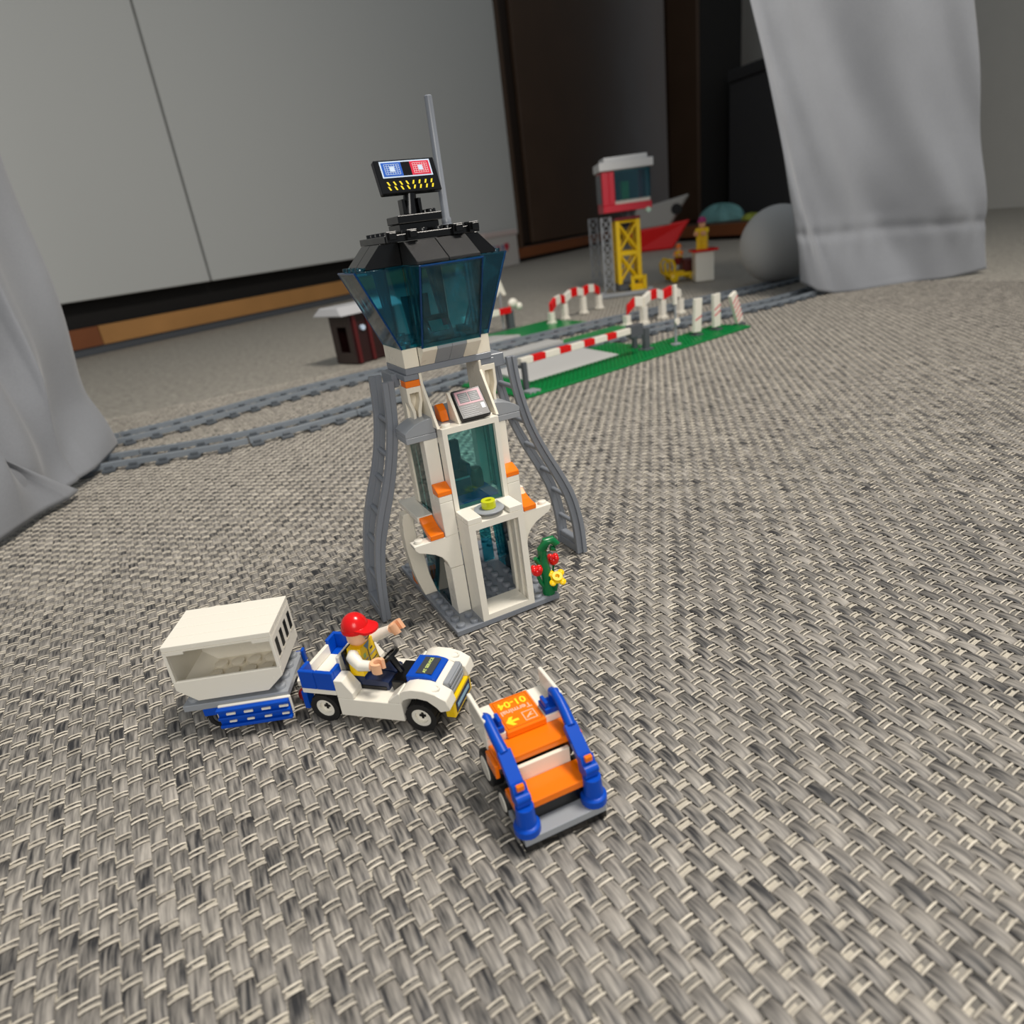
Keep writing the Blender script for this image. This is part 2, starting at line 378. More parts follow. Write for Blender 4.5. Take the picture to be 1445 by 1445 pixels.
MB().box(s9, 1160, 20, 220, 0, 700).build('body', mat('charcoal_board', (52,52,54), 0.7), bx, 6)
MB().box(s9-6, 1166, 10, 230, 701, 760).build('lid', mat('charcoal_lid', (44,44,46), 0.7), bx, 6)

# ================================================================== CONTROL TOWER (world mm, stud grid)
T = thing('control_tower', 'toy airport control tower with teal glass cabin and white and orange legs on the carpet', 'toy tower', (32, 48, 0), 0, local=False)
def sb(x0, x1, y0, y1, z0, z1): return MB().box(x0*S, x1*S, y0*S, y1*S, z0, z1)
base = sb(0, 8, 0, 12, 0, 3.2).build('base_plate', GREYD, T, 0.25)
pts = [((i+.5)*S, (j+.5)*S) for i in range(8) for j in range(12)
       if not (2 <= i <= 5 and j <= 1) and not (i in (1, 6) and j in (2, 3, 6, 7, 8, 9)) and not (i in (0, 7) and j == 6) and not (i == 7 and j == 0)]
studs(base, pts, 3.2, GREYD)
def door_frame(y0, t):
    b = MB()
    for x0, x1 in ((2, 2+t/S), (6-t/S, 6)): b.box(x0*S, x1*S, y0*S+0.05, y0*S+2.0, 3.2, 60.8)
    for x0, x1 in ((2, 2+(t-1.5)/S), (6-(t-1.5)/S, 6)): b.box(x0*S, x1*S, y0*S+2.0, y0*S+6.2, 3.2, 60.8)
    for x0, x1 in ((2, 2+t/S), (6-t/S, 6)): b.box(x0*S, x1*S, y0*S+6.2, y0*S+7.95, 3.2, 60.8)
    b.box(2*S+t, 6*S-t, y0*S+0.05, y0*S+7.95, 3.2, 6.4); b.box(2*S+t, 6*S-t, y0*S+0.05, y0*S+7.95, 57.2, 60.8)
    return b
door_frame(0, 3.6).build('door_frame', WHITE, T); door_frame(1, 3.6).build('door_frame', WHITE, T)
for x0 in (2, 5): sb(x0, x0+1, 0.02, 1.98, 60.85, 64.0).build('tile', WHITE, T, 0.25)
dish = MB().lathe([(4.2,0),(5.0,0.8),(7.9,2.2),(8.1,2.9),(7.6,3.2)], (4*S, 1*S, 60.85), n=28).build('round_dish', GREY, T, smooth=35)
lamp = MB().ring((4*S, 1*S, 64.1), 3.9, 1.6, 4.4, n=20).build('warning_lamp', LIMES, T, 0.3, smooth=40, label='translucent lime round lamp')
MB().lathe([(1.6,0),(1.6,1.2)], (4*S, 1*S, 64.1), n=12).build('lens', LIME, lamp)
# upper window
b = MB(); t = 2.6
b.box(2*S, 2*S+t, 2*S+.05, 3*S, 60.85, 108.8); b.box(6*S-t, 6*S, 2*S+.05, 3*S, 60.85, 108.8); b.box(2*S+t, 6*S-t, 2*S+.05, 3*S, 105.8, 108.8); b.box(2*S+t, 6*S-t, 2*S+.05, 3*S, 60.85, 63.2)
wf = b.build('window_frame', WHITE, T)
MB().box(2*S+t, 6*S-t, 2*S+2.6, 2*S+3.8, 63.2, 105.8).build('pane', TEAL, wf)
studs(wf, [(2.5*S, 2.5*S), (5.5*S, 2.5*S)], 108.8, WHITE)
# printed panel on its wedge above the window
wedge = MB().prism([(2.35*S,108.85),(3.9*S,108.85),(3.9*S,123.5),(3.7*S,123.5)], 'x', 3.35*S, 3.55*S)
wedge.prism([(2.6*S,108.85),(3.9*S,108.85),(3.9*S,121.0)], 'x', 3.55*S, 5.4*S); wedge.build('panel_bracket', CREAM, T, 0.15)
pm = frame_mtx((36.8, 23.9, 116.4), (1,-0.06,0.02), (0, .7, .7))
pan = MB().box(-8, 8, -9, 9, -1.6, 1.6).xf(pm).build('printed_panel', mat('panel_black', (34,34,37), 0.35), T, 0.5, label='charcoal tile with printed text columns')
def onp(u0, u1, v0, v1, m, name='print', par=pan, zz=1.62, mt=pm): return MB().box(u0, u1, v0, v1, zz, zz+0.08).xf(mt).build(name, m, par)
onp(-6.8, 6.9, -0.6, 7.6, PRROSE); onp(-5.6, -0.2, 0.5, 6.4, PRDARK, zz=1.7); onp(0.2, 5.6, 0.5, 6.4, PRDARK, zz=1.7)
for k in range(5):
    onp(-5.2, -0.8-0.6*(k % 2), 1.1+k*1.05, 1.45+k*1.05, PRGREY, zz=1.78); onp(0.7, 5.2-0.7*(k % 3), 1.1+k*1.05, 1.45+k*1.05, PRGREY, zz=1.78)
for k in range(6): onp(-6.5, 3.2-1.2*(k % 3), -7.8+k*1.15, -7.45+k*1.15, PRGREY)
onp(4.6, 6.6, -4.8, -1.6, mat('print_white', (225,226,230), 0.4))
MB().prism([(3.7*S,109),(4.8*S,109),(4.8*S,116.5),(4.4*S,117.5),(3.95*S,114.5)], 'x', 2.7*S, 3.25*S).build('beacon', ORANGE, T, 0.3)
sb(2.1, 5.9, 3.05, 8.6, 105.6, 108.8).build('floor_plate', GREY, T, 0.2)
def mx(x): return 8-x
for side in (0, 1):
    X = (lambda x: x) if side == 0 else (lambda x: 8-x)
    def sbm(x0, x1, *a):
        q = sorted((X(x0), X(x1))); return sb(q[0], q[1], *a)
    def prm(poly, y0, y1): return MB().prism([(X(x)*S, z) for x, z in poly], 'y', y0*S, y1*S)
    def prx(poly, x0, x1):
        q = sorted((X(x0), X(x1))); return MB().prism([(y*S, z) for y, z in poly], 'x', q[0]*S, q[1]*S)
    sbm(1.02, 1.98, 2.05, 3.4, 3.2, 31.8).build('leg_block', WHITE, T, 0.25)
    # arm reaching outwards with a curved underside
    arm = [(1.98,32.0),(1.0,32.2),(.86,36.5),(.55,40.2),(.1,43.0),(-.5,45.2),(-.95,46.6),(-1.15,48.6),(-1.22,51.2),(1.98,51.2)]
    ao = prm(arm, 2.05, 2.98).build('arm', WHITE, T, 0.3)
    studs(ao, [(X(-.72)*S, 2.5*S)], 51.2, WHITE)
    cs = [(2.03,51.3),(2.03,54.2),(2.4,54.6),(2.9,55.6),(3.4,57.3),(3.9,60.0),(3.9,57.0),(3.4,54.4),(3.0,52.6),(2.6,51.3)]
    prx(cs, -0.0, 0.96).build('curved_slope', ORANGE, T, 0.3)
    prx([(2.03,51.3),(2.03,70.4),(3.95,70.4),(3.95,51.3)], 1.03, 1.97).build('leg_block', WHITE, T, 0.25)
    prx([(2.03,70.5),(2.03,73.9),(3.0,73.9),(3.0,70.5)], 1.03, 1.97).build('leg_block', WHITE, T, 0.25)
    prx([(2.02,74.0),(2.02,76.6),(2.85,79.4),(3.0,79.4),(3.0,74.0)], 1.0, 2.0).build('cheese_slope', ORANGE, T, 0.3)
    prx([(3.05,70.5),(3.05,103.0),(3.95,103.0),(3.95,70.5)], 1.03, 1.97).build('leg_block', WHITE, T, 0.25)
    # glass side walls
    sbm(1.12, 1.3, 3.98, 6.5, 60.2, 103.0).build('side_pane', TEAL, T)
    sbm(1.0, 1.9, 6.55, 7.4, 60.2, 103.0).build('rear_post', CREAM, T, 0.25)
    slab = sbm(-.1, 1.0, 3.95, 8.1, 57.0, 60.1).build('ledge', WHITE, T, 0.25)
    arc = [(.0,3.25),(-.3,12),(-.55,22),(-.68,34),(-.7,44),(-.62,52),(-.45,56.9),(.35,56.9),(.2,50),(.22,42),(.48,30.8),(.63,16),(.97,3.25)]
    prm(arc, 6.1, 7.0).build('curved_fin', CREAM, T, 0.3)
    # lower curved glass
    Lp = [(1.0,3.3),(1.02,12),(1.05,22),(1.1,32),(1.18,42),(1.28,50),(1.4,56.9)]; Rp = [(x+.14, z) for x, z in Lp]
    MB().strip([(X(x)*S, z) for x, z in Lp], [(X(x)*S, z) for x, z in Rp], 'y', 3.45*S, 7.6*S).build('curved_pane', TEALC, T, smooth=30)
    sbm(1.3, 2.2, 8.0, 8.15, 3.25, 56.9).build('rear_pane', TEALC, T)
    sbm(1.0, 2.3, 7.2, 8.1, 57.0, 60.1).build('rear_beam', WHITE, T, 0.25)
    if side == 0: sbm(.05, .95, 8.15, 9.0, 3.2, 9.6).build('rear_brick', ORANGE, T, 0.25)
    # grey shoulder
    sbm(-.1, 1.96, 3.02, 5.0, 103.1, 106.3).build('shoulder_plate', GREY, T, 0.25)
    prm([(-.1,106.4),(-.1,108.8),(.2,110.6),(.6,112.2),(1.05,113.3),(1.5,113.9),(1.96,114.2),(1.96,106.4)], 3.02, 5.0).build('shoulder_curve', GREY, T, 0.2, smooth=30)
    sbm(1.97, 2.2, 3.05, 3.6, 103.1, 106.0).build('clip', DGREY, T, 0.15)
    # sloping fin up to the cabin
    prx([(2.25,109),(4.0,131),(4.0,135.9),(6.2,135.9),(6.2,109)], 1.82, 2.0).build('fin', CREAM, T, 0.15)
    # hollow bracket below the cabin
    zt = 129.6 if side == 0 else 132.9
    br = [(.84,zt),(1.8,zt),(1.8,122),(1.6,116.5),(1.5,109),(1.3,109),(1.38,117),(1.62,122.5),(1.62,zt-3),(1.02,zt-3),(1.02,122.5),(1.22,117),(1.15,109),(1.0,109),(1.02,116.5),(.84,122)]
    prm([(x, z) for x, z in br[:1]+br[1:]], 4.05, 4.9).build('bracket', CREAM, T, 0.15)
    sbm(.86, 1.78, 4.85, 5.6, 109, zt-.1).build('bracket_back', CREAM, T, 0.15)
    if side == 0: sbm(.84, 1.8, 4.02, 5.0, 129.7, 132.9).build('orange_plate', ORANGE, T, 0.2)
    sbm(.84, 1.8, 4.05, 7.9, 133.0, 135.9).build('grey_plate', GREYD, T, 0.2)
sb(1, 7, 4, 8, 136.0, 139.2).build('cabin_plate', GREYD, T, 0.2)
# white wedges below the cabin glass
def wedge_row(pts4, material): return MB().prism(*pts4).build('inverted_slope', material, T, 0.2)
for k, m_ in enumerate((CREAM, GREY, GREY, CREAM)):
    MB().prism([(4.0*S,139.25),(3.0*S,147.2),(3.0*S,148.7),(4.0*S,148.7)], 'x', (2+k)*S+.06, (3+k)*S-.06).build('inverted_slope', m_, T, 0.15)
for x0, x1 in ((1, 2), (6, 7)): sb(x0+.01, x1-.01, 4.02, 8, 139.25, 148.7).build('side_brick', CREAM, T, 0.2)
sb(2.02, 5.98, 8.02, 9, 139.25, 148.7).build('side_brick', CREAM, T, 0.2)
Z0, Z1 = 148.8, 187.1
def windscreen(cx, cy, ang):
    """box window, wider at the top; local: u along 4 studs, d outwards"""
    b = MB(); th = 1.1; h = 2*S
    for sgn in (-1, 1):
        u0 = sgn*h; u1 = sgn*(h-th)
        b.prism([(0,Z0),(7.9,Z0),(23.9,Z1),(0,Z1)], 'x', min(u0,u1), max(u0,u1))
    b.hexa([(-h+th,7.9-th*1.1,Z0),(h-th,7.9-th*1.1,Z0),(h-th,7.9,Z0),(-h+th,7.9,Z0)], [(-h+th,23.9-th*1.1,Z1),(h-th,23.9-th*1.1,Z1),(h-th,23.9,Z1),(-h+th,23.9,Z1)])
    b.box(-h+th, h-th, 0, 6.6, Z0, Z0+1.6)
    mt = Matrix.Translation((cx*S, cy*S, 0)) @ Matrix.Rotation(math.radians(ang), 4, 'Z')
    o = b.xf(mt).build('windscreen', TEALD, T, 0.25)
    rim = MB().box(-h+th, h-th, 15.8, 22.2, Z1-1.8, Z1-.1)
    r = rim.xf(mt).build('rim', TEALD, o)
    q = [mt @ Vector(((k-1.5)*S, 19.6, 0)) for k in range(4)]
    if ang in (90, -90): studs(o, [(a.x, a.y) for a in q], Z1, TEALD)
    q = [mt @ Vector(((k-1.5)*S, 4.0, 0)) for k in range(4)]; studs(o, [(a.x, a.y) for a in q], Z0+1.6, TEALS)
    eb = MB()
    for u in (-h+.35, h-.35): eb.tube([(u, 7.6, Z0), (u, 23.6, Z1)], .5, 6)
    eb.tube([(-h, 23.5, Z1-.4), (h, 23.5, Z1-.4)], .5, 6)
    eb.xf(mt).build('edge_bead', TEALE, o)
    MB().box(-h+.05, h-.05, 5.6, 8.0, Z0+.02, Z0+1.9).xf(mt).build('sill', TEALS, o)
    return o
windscreen(4, 3.99, 180); windscreen(1.99, 6, 90); windscreen(6.01, 6, -90); windscreen(4, 8.01, 0)
# roof
for x0, x1 in ((2.02, 3.98), (4.02, 5.98)):
    MB().prism([(1.35*S,187.4),(1.35*S,188.9),(3.15*S,197.6),(4.0*S,197.6),(4.0*S,187.4)], 'x', x0*S, x1*S).build('roof_slope', BLACKT, T, 0.2)
    MB().prism([(10.65*S,187.4),(10.65*S,188.9),(8.85*S,197.6),(8.0*S,197.6),(8.0*S,187.4)], 'x', x0*S, x1*S).build('roof_slope', BLACK, T, 0.2)
for X in (lambda x: x, lambda x: 8-x):
    for y0, y1 in ((4.02, 5.98), (6.02, 7.98)):
        MB().prism([(X(q)*S, z) for q, z in ((-.25,187.4),(-.25,188.9),(.85,197.8),(2.0,197.8),(2.0,187.4))], 'y', y0*S, y1*S).build('roof_slope', BLACK, T, 0.2)
sb(2.02, 5.98, 4.02, 7.98, 187.4, 197.6).build('roof_core', BLACK, T)
rp_ = sb(1.0, 7.0, 3.3, 8.7, 197.85, 201.0).build('roof_plate', BLACK, T, 0.25)
studs(rp_, [((i+.5)*S, (j+.65)*S) for i in range(1, 7) for j in range(3, 8) if not (2 <= i <= 4 and 4 <= j <= 6)], 201.0, BLACK)
for x0 in (1.05, 2.3, 5.2, 6.25):
    MB().box(x0*S, x0*S+5, 3.0*S, 3.3*S, 197.9, 202.6).box(x0*S+.8, x0*S+4.2, 2.75*S, 3.0*S, 199, 202).build('clip', BLACK, T, 0.2)
sb(2.4, 4.9, 4.4, 6.6, 201.0, 205.4).build('turntable', BLACK, T, 0.3)
sp = sb(2.3, 5.1, 4.2, 6.4, 205.5, 209.0).build('turntable_plate', BLACK, T, 0.3); studs(sp, [(4.6*S, 4.7*S), (4.6*S, 5.7*S)], 209.0, BLACK)
MB().tube([(3.4*S, 5.1*S, 209), (3.5*S, 5.1*S, 213), (3.6*S, 5.1*S, 219)], [4.2, 3.4, 3.0], 10).box(2.9*S, 3.1*S, 4.7*S, 5.5*S, 209, 216).box(3.9*S, 4.1*S, 4.7*S, 5.5*S, 209, 216).build('hinge', BLACK, T, 0.2, smooth=40)
sm = frame_mtx((29.0, 41.0, 225.4), (0.995, 0.1, -0.004), (-0.03, 0.318, 0.948))
sg = MB().box(-15.6, 15.6, -7.7, 7.7, -1.6, 1.6).xf(sm).build('light_board', BLACK, T, 0.35, label='black board printed with blue and red lights')
def ons(u0, u1, v0, v1, m, zz=1.62): return MB().box(u0, u1, v0, v1, zz, zz+.07).xf(sm).build('print', m, sg)
ons(-13, 13.0, -.6, 6.9, PRLITE); ons(-12.3, -2.3, 0.0, 6.3, PRBLUE, 1.7); ons(2.3, 12.3, 0.0, 6.3, PRRED, 1.7); ons(-2.3, 2.3, 0.0, 6.3, BLACK, 1.7)
for c0, mm_ in ((-7.3, PRLITE), (7.3, mat('print_pale_rose', (250,205,212), 0.3))):
    for k in range(6): ons(c0-3.8, c0+3.8, .75+k*.92, .93+k*.92, mm_, 1.78)
    for k in range(7): ons(c0-3.8+k*1.24, c0-3.62+k*1.24, .75, 5.5, mm_, 1.78)
    ons(c0-1.1, c0+1.1, 2.1, 4.3, PRLITE, 1.8)
for k in range(8):
    for r_ in range(2):
        u0 = -11.2+k*3.2; sl = 0.75 if k >= 4 else -0.75; v0 = -3.2-r_*2.2
        MB().prism([(u0-.42-sl*.5, v0-.85), (u0+.42-sl*.5, v0-.85), (u0+.42+sl*.5, v0+.85), (u0-.42+sl*.5, v0+.85)], 'z', 1.62, 1.7).xf(sm).build('dash', PRYEL, sg)
an2 = MB().lathe([(3.2,0),(3.2,2),(2.5,2.2),(2.5,4.6),(2.0,5.2),(1.95,58),(1.5,58.4)], (6.05*S, 6*S, 201.05), n=14).build('antenna', GREYD, T, smooth=40)
# seat and console in the cabin
sb(1.6, 6.4, 4.05, 7.95, 148.75, 150.3).build('cabin_floor', TEALS, T)
seat = MB().box(2.55*S, 3.95*S, 4.9*S, 6.2*S, 150.4, 158).hexa([(2.5*S,6.0*S,152),(4.0*S,6.0*S,152),(4.0*S,6.4*S,152),(2.5*S,6.4*S,152)], [(2.35*S,6.3*S,172),(4.15*S,6.3*S,172),(4.15*S,6.7*S,172),(2.35*S,6.7*S,172)]).build('cabin_seat', BLACK, T, 0.4)
con = MB().prism([(3.35*S,150.5),(3.35*S,153),(4.1*S,162.5),(4.5*S,162.5),(4.5*S,150.5)], 'x', 2.75*S, 4.4*S).build('console', BLACK, T, 0.3)
cm = frame_mtx((3.55*S, 3.68*S, 157.6), (1,0,0), (0, .75*S, 9.5))
MB().box(-4.6, 4.6, -3, 3, .15, .3).xf(cm).build('screen', mat('screen_mint', (170,215,200), 0.3), con); MB().box(2.4, 4.7, -.6, 3, .3, .4).xf(cm).build('screen_mark', PRRED, con)
# seat behind the upper window
sb(2.1, 5.9, 3.1, 7.9, 61, 63.8).build('inner_floor', BLUE, T, 0.2)
st2 = MB().box(2.6*S, 4.4*S, 4.4*S, 6.4*S, 63.9, 74).box(2.5*S, 4.5*S, 6.0*S, 6.5*S, 74, 92).box(2.5*S, 2.8*S, 4.4*S, 6.0*S, 74, 81).box(4.2*S, 4.5*S, 4.4*S, 6.0*S, 74, 81).build('waiting_seat', NAVY, T, 0.6)
MB().box(2.8*S, 4.3*S, 4.35*S, 4.42*S, 73.2, 74.3).build('trim', GREY, st2)
MB().lathe([(3.8,0),(4.2,2),(4.2,9),(3.4,11)], (5.15*S, 5.4*S, 63.9), n=14).build('stool', mat('brown_plastic', (104,82,66), 0.4), T, smooth=40)
# rails leaning on both sides
RL = dict(out=[(-.30,133),(-.5,112),(-.95,94.7),(-1.5,81.3),(-2.27,66),(-2.95,49),(-3.45,28),(-3.72,0.0)], inn=[(.50,133),(.22,110),(-.32,91),(-.88,76),(-1.78,57),(-2.42,41.5),(-2.88,19.5),(-3.02,0.0)])
RR = dict(out=[(9.15,133),(9.35,115),(10.0,92),(10.95,74),(12.05,56.5),(12.85,41),(13.35,21),(13.45,0)], inn=[(8.5,133),(8.72,115),(9.25,95),(10.15,75.2),(11.3,55.2),(12.1,38.5),(12.5,20),(12.62,0)])
def dens(pl):
    out = []
    P = [pl[0]]+list(pl)+[pl[-1]]
    for i in range(1, len(P)-2):
        for k in range(4):
            t = k/4; a, b, c, d = [np.array(q) for q in P[i-1:i+3]]
            out.append(tuple(0.5*((2*b)+(-a+c)*t+(2*a-5*b+4*c-d)*t*t+(-a+3*b-3*c+d)*t**3)))
    return out+[tuple(pl[-1])]
for R, ya, yb in ((RL, 5.1, 8.55), (RR, 4.7, 8.1)):
    O = dens(R['out']); I = dens(R['inn']); mid = [((a[0]+b[0])/2, (a[1]+b[1])/2) for a, b in zip(O, I)]
    so = [(x*S, z) for x, z in O]; si = [(x*S, z) for x, z in I]
    def lerp(k): return [(a[0]+(b[0]-a[0])*k, a[1]+(b[1]-a[1])*k) for a, b in zip(so, si)]
    rid = []
    for y0, y1 in ((ya, ya+.5), (yb-.5, yb)):
        rr = MB().strip(lerp(0), lerp(.45), 'y', y0*S, y1*S).strip(lerp(.45), lerp(1), 'y', y0*S+1.2 if y0 == ya else y0*S, y1*S if y0 == ya else y1*S-1.2)
        rr.build('side_rail', GREYD, T, 0.2, smooth=30)
    n = len(mid)
    for k in range(4, n-3, 4):
        x, z = mid[k]; MB().tube([(x*S, (ya+.4)*S, z), (x*S, (yb-.4)*S, z)], 1.5, 10).build('rung', GREYD, T, smooth=40)
    x, z = mid[-2]; MB().box(x*S-2.6, x*S+2.2, (ya+.5)*S, (yb-.5)*S, 6, 9.5).box(x*S-3, x*S+3, (ya+.52)*S, (yb-.52)*S, 0.4, 6).build('foot_block', GREYD, T, 0.4)
    tx = O[0][0]; sg_ = 1 if R is RL else -1
    q = sorted((I[0][0]*S, (1.0 if R is RL else 7.0)*S))
    MB().box(q[0], q[1]+.01, (ya+.6)*S, (yb-.6)*S, 128.5, 135.6).build('rail_clamp', GREYD, T, 0.3)
# plant on the base plate
px_, py_ = 7.45*S, .55*S
MB().tube([(px_,py_,3.2),(px_,py_,14),(px_-1.2,py_+1.0,24),(px_-.8,py_+1.0,31),(px_+1.6,py_,35.5),(px_+5.0,py_-1,36),(px_+7.2,py_-1.6,33),(px_+6.0,py_-1.6,30.3),(px_+3.6,py_-1,31.2)], [3.7,3.3,3.1,2.9,2.7,2.5,2.2,1.9,1.6], 12).build('plant_stem', GREEN, T, smooth=50)
for d, m_, h in (((-6.4, -1.0), RED, 20), ((6.6, 2.8), RED, 21), ((3.4, -5.2), YELLOW, 14)):
    fx, fy = px_+d[0], py_+d[1]
    stx = MB().tube([(px_+d[0]*.2, py_+d[1]*.2, 6), (px_+d[0]*.75, py_+d[1]*.75, h-8), (fx, fy, h-2)], 1.1, 8).build('flower_stem', GREEN, T, smooth=50)
    if m_ is RED:
        b = MB().ball((fx, fy, h), 3.3, 3.3, 3.0, 12, 6)
        for k in range(4):
            a = k*math.pi/2+.4; b.ball((fx+2.1*math.cos(a), fy+2.1*math.sin(a), h+1.4), 1.9, 1.9, 2.0, 10, 5)
        b.build('flower', RED, T, smooth=50)
    else:
        b = MB(); mt = Matrix.Translation((fx, fy, h)) @ Matrix.Rotation(math.radians(38), 4, 'X') @ Matrix.Rotation(math.radians(-8), 4, 'Y')
        b.ring((0,0,0), 2.9, 1.3, 2.6, n=16).lathe([(3.4,-1.0),(3.6,0.4),(3.0,1.0)], n=16)
        for k in range(4):
            a = k*math.pi/2+.5; b.ball((4.0*math.cos(a), 4.0*math.sin(a), .2), 2.1, 2.1, 1.3, 10, 5)
        b.xf(mt).build('flower', YELLOW, T, smooth=45)
MB().tube([(px_-2, py_, 20), (px_-4.5, py_+1, 25), (px_-5.6, py_+1, 27)], [1.8,1.6,1.3], 8).build('bud', GREEN, T, smooth=50)

# ================================================================== TUG
G = thing('baggage_tug', 'white and blue toy tug car with black seat and yellow bumper, a driver aboard', 'toy car', (-48, -31, 0), -43.4)
def wheel(x, y, sgn, par, r=7.6, w=7.4, hub=WHITE, wname='wheel'):
    ty = MB(); prof = [(r*.60,0),(r-.9,0),(r,.9),(r,w-.9),(r-.9,w),(r*.60,w)]
    n = 22; ty.ring((0,0,0), r-.35, r*.62, w, 'y', 22)
    for k in range(n):
        a = 2*math.pi*k/n; s0 = len(ty.v); ty.box(-.5, .5, .2 if k % 2 else w*.45, w*.55 if k % 2 else w-.2, r-.5, r).xf(Matrix.Rotation(a, 4, 'Y'), s0)
    o = ty.xf(Matrix.Translation((x, y if sgn > 0 else y, 0))).v and ty
    for i, q in enumerate(ty.v): ty.v[i] = (q[0], q[1], q[2]+r)
    tyre = ty.build(wname, RUBBER, par, smooth=35)
    yo = y+w-.6 if sgn > 0 else y+.6
    hb = MB().ring((x, yo-(1.8 if sgn > 0 else 0), r), r*.62, r*.42, 1.8, 'y', 20)
    hb.lathe([(r*.5,0),(r*.5,1.0)], (x, yo-2.6 if sgn > 0 else yo+1.6, r), 'y', 16)
    h = hb.build('hub', hub, tyre, smooth=40)
    MB().box(x-.5, x+.5, yo-1.7 if sgn > 0 else yo+1.1, yo-1.0 if sgn > 0 else yo+1.7, r-1.5, r+1.5).box(x-1.5, x+1.5, yo-1.7 if sgn > 0 else yo+1.1, yo-1.0 if sgn > 0 else yo+1.7, r-.5, r+.5).build('axle', BLACK, tyre)
for wx in (-24, 24):
    wheel(wx, -16, -1, G); wheel(wx, 8.6, 1, G)
MB().box(-33, 33, -8.2, 8.2, 5.2, 9.6).box(-2, 2, -6, 6, 3.2, 5.2).build('chassis', BLACK, G, 0.3)
b = MB().box(-15.9, 15.9, -16, 16, 4.8, 14.3); b.build('side_sill', WHITE, G, 0.3)
for sg_ in (-1, 1):
    q = sorted((sg_*8.1, sg_*16))
    MB().prism([(-15.9,14.4),(-15.9,23.9),(-11.5,23.9),(-7.4,17.5),(-7.4,14.4)], 'y', *q).build('wedge_brick', WHITE, G, 0.3)
    MB().prism([(9.5,14.4),(9.5,15.4),(15,19.8),(15.9,19.8),(15.9,14.4)], 'y', *q).build('wedge_brick', WHITE, G, 0.3)
    # front mudguard with arch
    top = [(15.9,19.9),(18,21.6),(22,22.6),(28,22.4),(33,21.0),(37.6,18.2),(38.6,13.2)]
    und = [(15.9,14.6),(17.2,16.4),(20,17.6),(24,18.0),(28.5,17.2),(32.4,14.0),(34.0,11.8)]
    MB().strip(top, und, 'y', *q).build('mudguard', WHITE, G, 0.3, smooth=35)
    MB().ring((31.5 if sg_ else 0, (sg_*12.2), 21.0), 2.2, 1.5, .7, 'z', 16).build('headlight', WHITE, G, smooth=40)
    # rear deck and blue corner blocks
    MB().box(-33.5, -16.0, min(q), max(q), 15.6, 18.0).build('rear_guard', WHITE, G, 0.25)
    for xa, xb in ((-33.5, -25.6), (-25.4, -16.0)):
        bb = MB().box(xa, xb, min(q[0], q[1]) if sg_ < 0 else q[1]-2.0, q[0]+2.0 if sg_ < 0 else q[1], 18.1, 27.6)
        bb.box(xa, xb, *( (q[0]+2.0, q[1]) if sg_ < 0 else (q[0], q[1]-2.0)), 18.1, 20.0)
        if xa < -30: bb.box(xa, xa+1.8, *( (q[0]+2.0, q[1]) if sg_ < 0 else (q[0], q[1]-2.0)), 20.0, 27.6)
        else: bb.box(xb-1.8, xb, *( (q[0]+2.0, q[1]) if sg_ < 0 else (q[0], q[1]-2.0)), 20.0, 27.6)
        bb.build('corner_panel', BLUE, G, 0.3)
MB().box(-33.5, -16, -8, 8, 15.6, 20.0).box(-33.5, -31.7, -8, 8, 20.0, 25.5).box(-17.8, -16, -8, 8, 20.0, 30.5).build('rear_tray', WHITE, G, 0.3)
MB().hexa([(-13.2,-8,14.4),(-11.2,-8,14.4),(-11.2,8,14.4),(-13.2,8,14.4)], [(-14.6,-8,33),(-12.6,-8,33),(-12.6,8,33),(-14.6,8,33)]).box(-11.2, 5.5, -8, 8, 11, 16.6).box(-11.2, 9.5, -8, 8, 9.7, 11).box(8.0, 15.8, -8, 8, 14.4, 20).build('seat', BLACK, G, 0.6)
sw = MB().tube([(10.5, 0, 18), (6.0, 0, 26.5)], 1.6, 8)
mt = Matrix.Translation((5.8, 0, 27)) @ Matrix.Rotation(math.radians(-35), 4, 'Y'); s0 = len(sw.v)
sw.ring((0,0,0), 5.0, 3.4, 1.6, 'z', 20).box(-4, 4, -.7, .7, .2, 1.2).box(-.7, .7, -4, 4, .2, 1.2).xf(mt, s0).build('steering_wheel', BLACK, G, smooth=40)
MB().box(15.9, 33.5, -7.95, 7.95, 14.4, 18.6).build('nose_block', WHITE, G, 0.3)
MB().prism([(16,18.7),(16,23.6),(25,23.8),(28.6,23.0),(30.2,22.2),(30.2,18.7)], 'y', -7.95, 7.95).build('hood', BLUE, G, 0.4)
MB().prism([(30.25,18.7),(30.25,21.8),(33.2,20.2),(33.2,18.7)], 'y', -7.95, 7.95).build('nose_wedge', WHITE, G, 0.2)
hm = frame_mtx((24.0, 0, 23.82), (0,1,0), (-1,0,.02))
hs = MB().box(-6.0, 6.0, -3.8, 3.9, 0.0, .1).xf(hm).build('hood_sticker', PRDARK, G)
text_part('AT SERVICE', 2.1, hm @ Matrix.Translation((0, .2, .18)), PRLIME, hs)
gr = MB().box(33.3, 36.0, -7.9, 7.9, 13.4, 21.5).build('grille', GREY, G, 0.4)
for k in range(3): MB().box(36.0, 36.8, -7.2, 7.2, 14.2+k*2.5, 15.8+k*2.5).build('slat', GREY, gr, 0.2)
bp_ = MB().box(33.4, 38.0, -10.5, 10.5, 4.6, 13.2).build('bumper', YELLOW, G, 0.4)
np_ = MB().box(38.02, 38.25, -8.4, 8.4, 6.2, 11.6).build('number_plate', NAVY, G); MB().box(38.26, 38.34, -7, 7, 8.0, 9.9).build('print', mat('print_sky', (150,190,215), 0.4), np_)
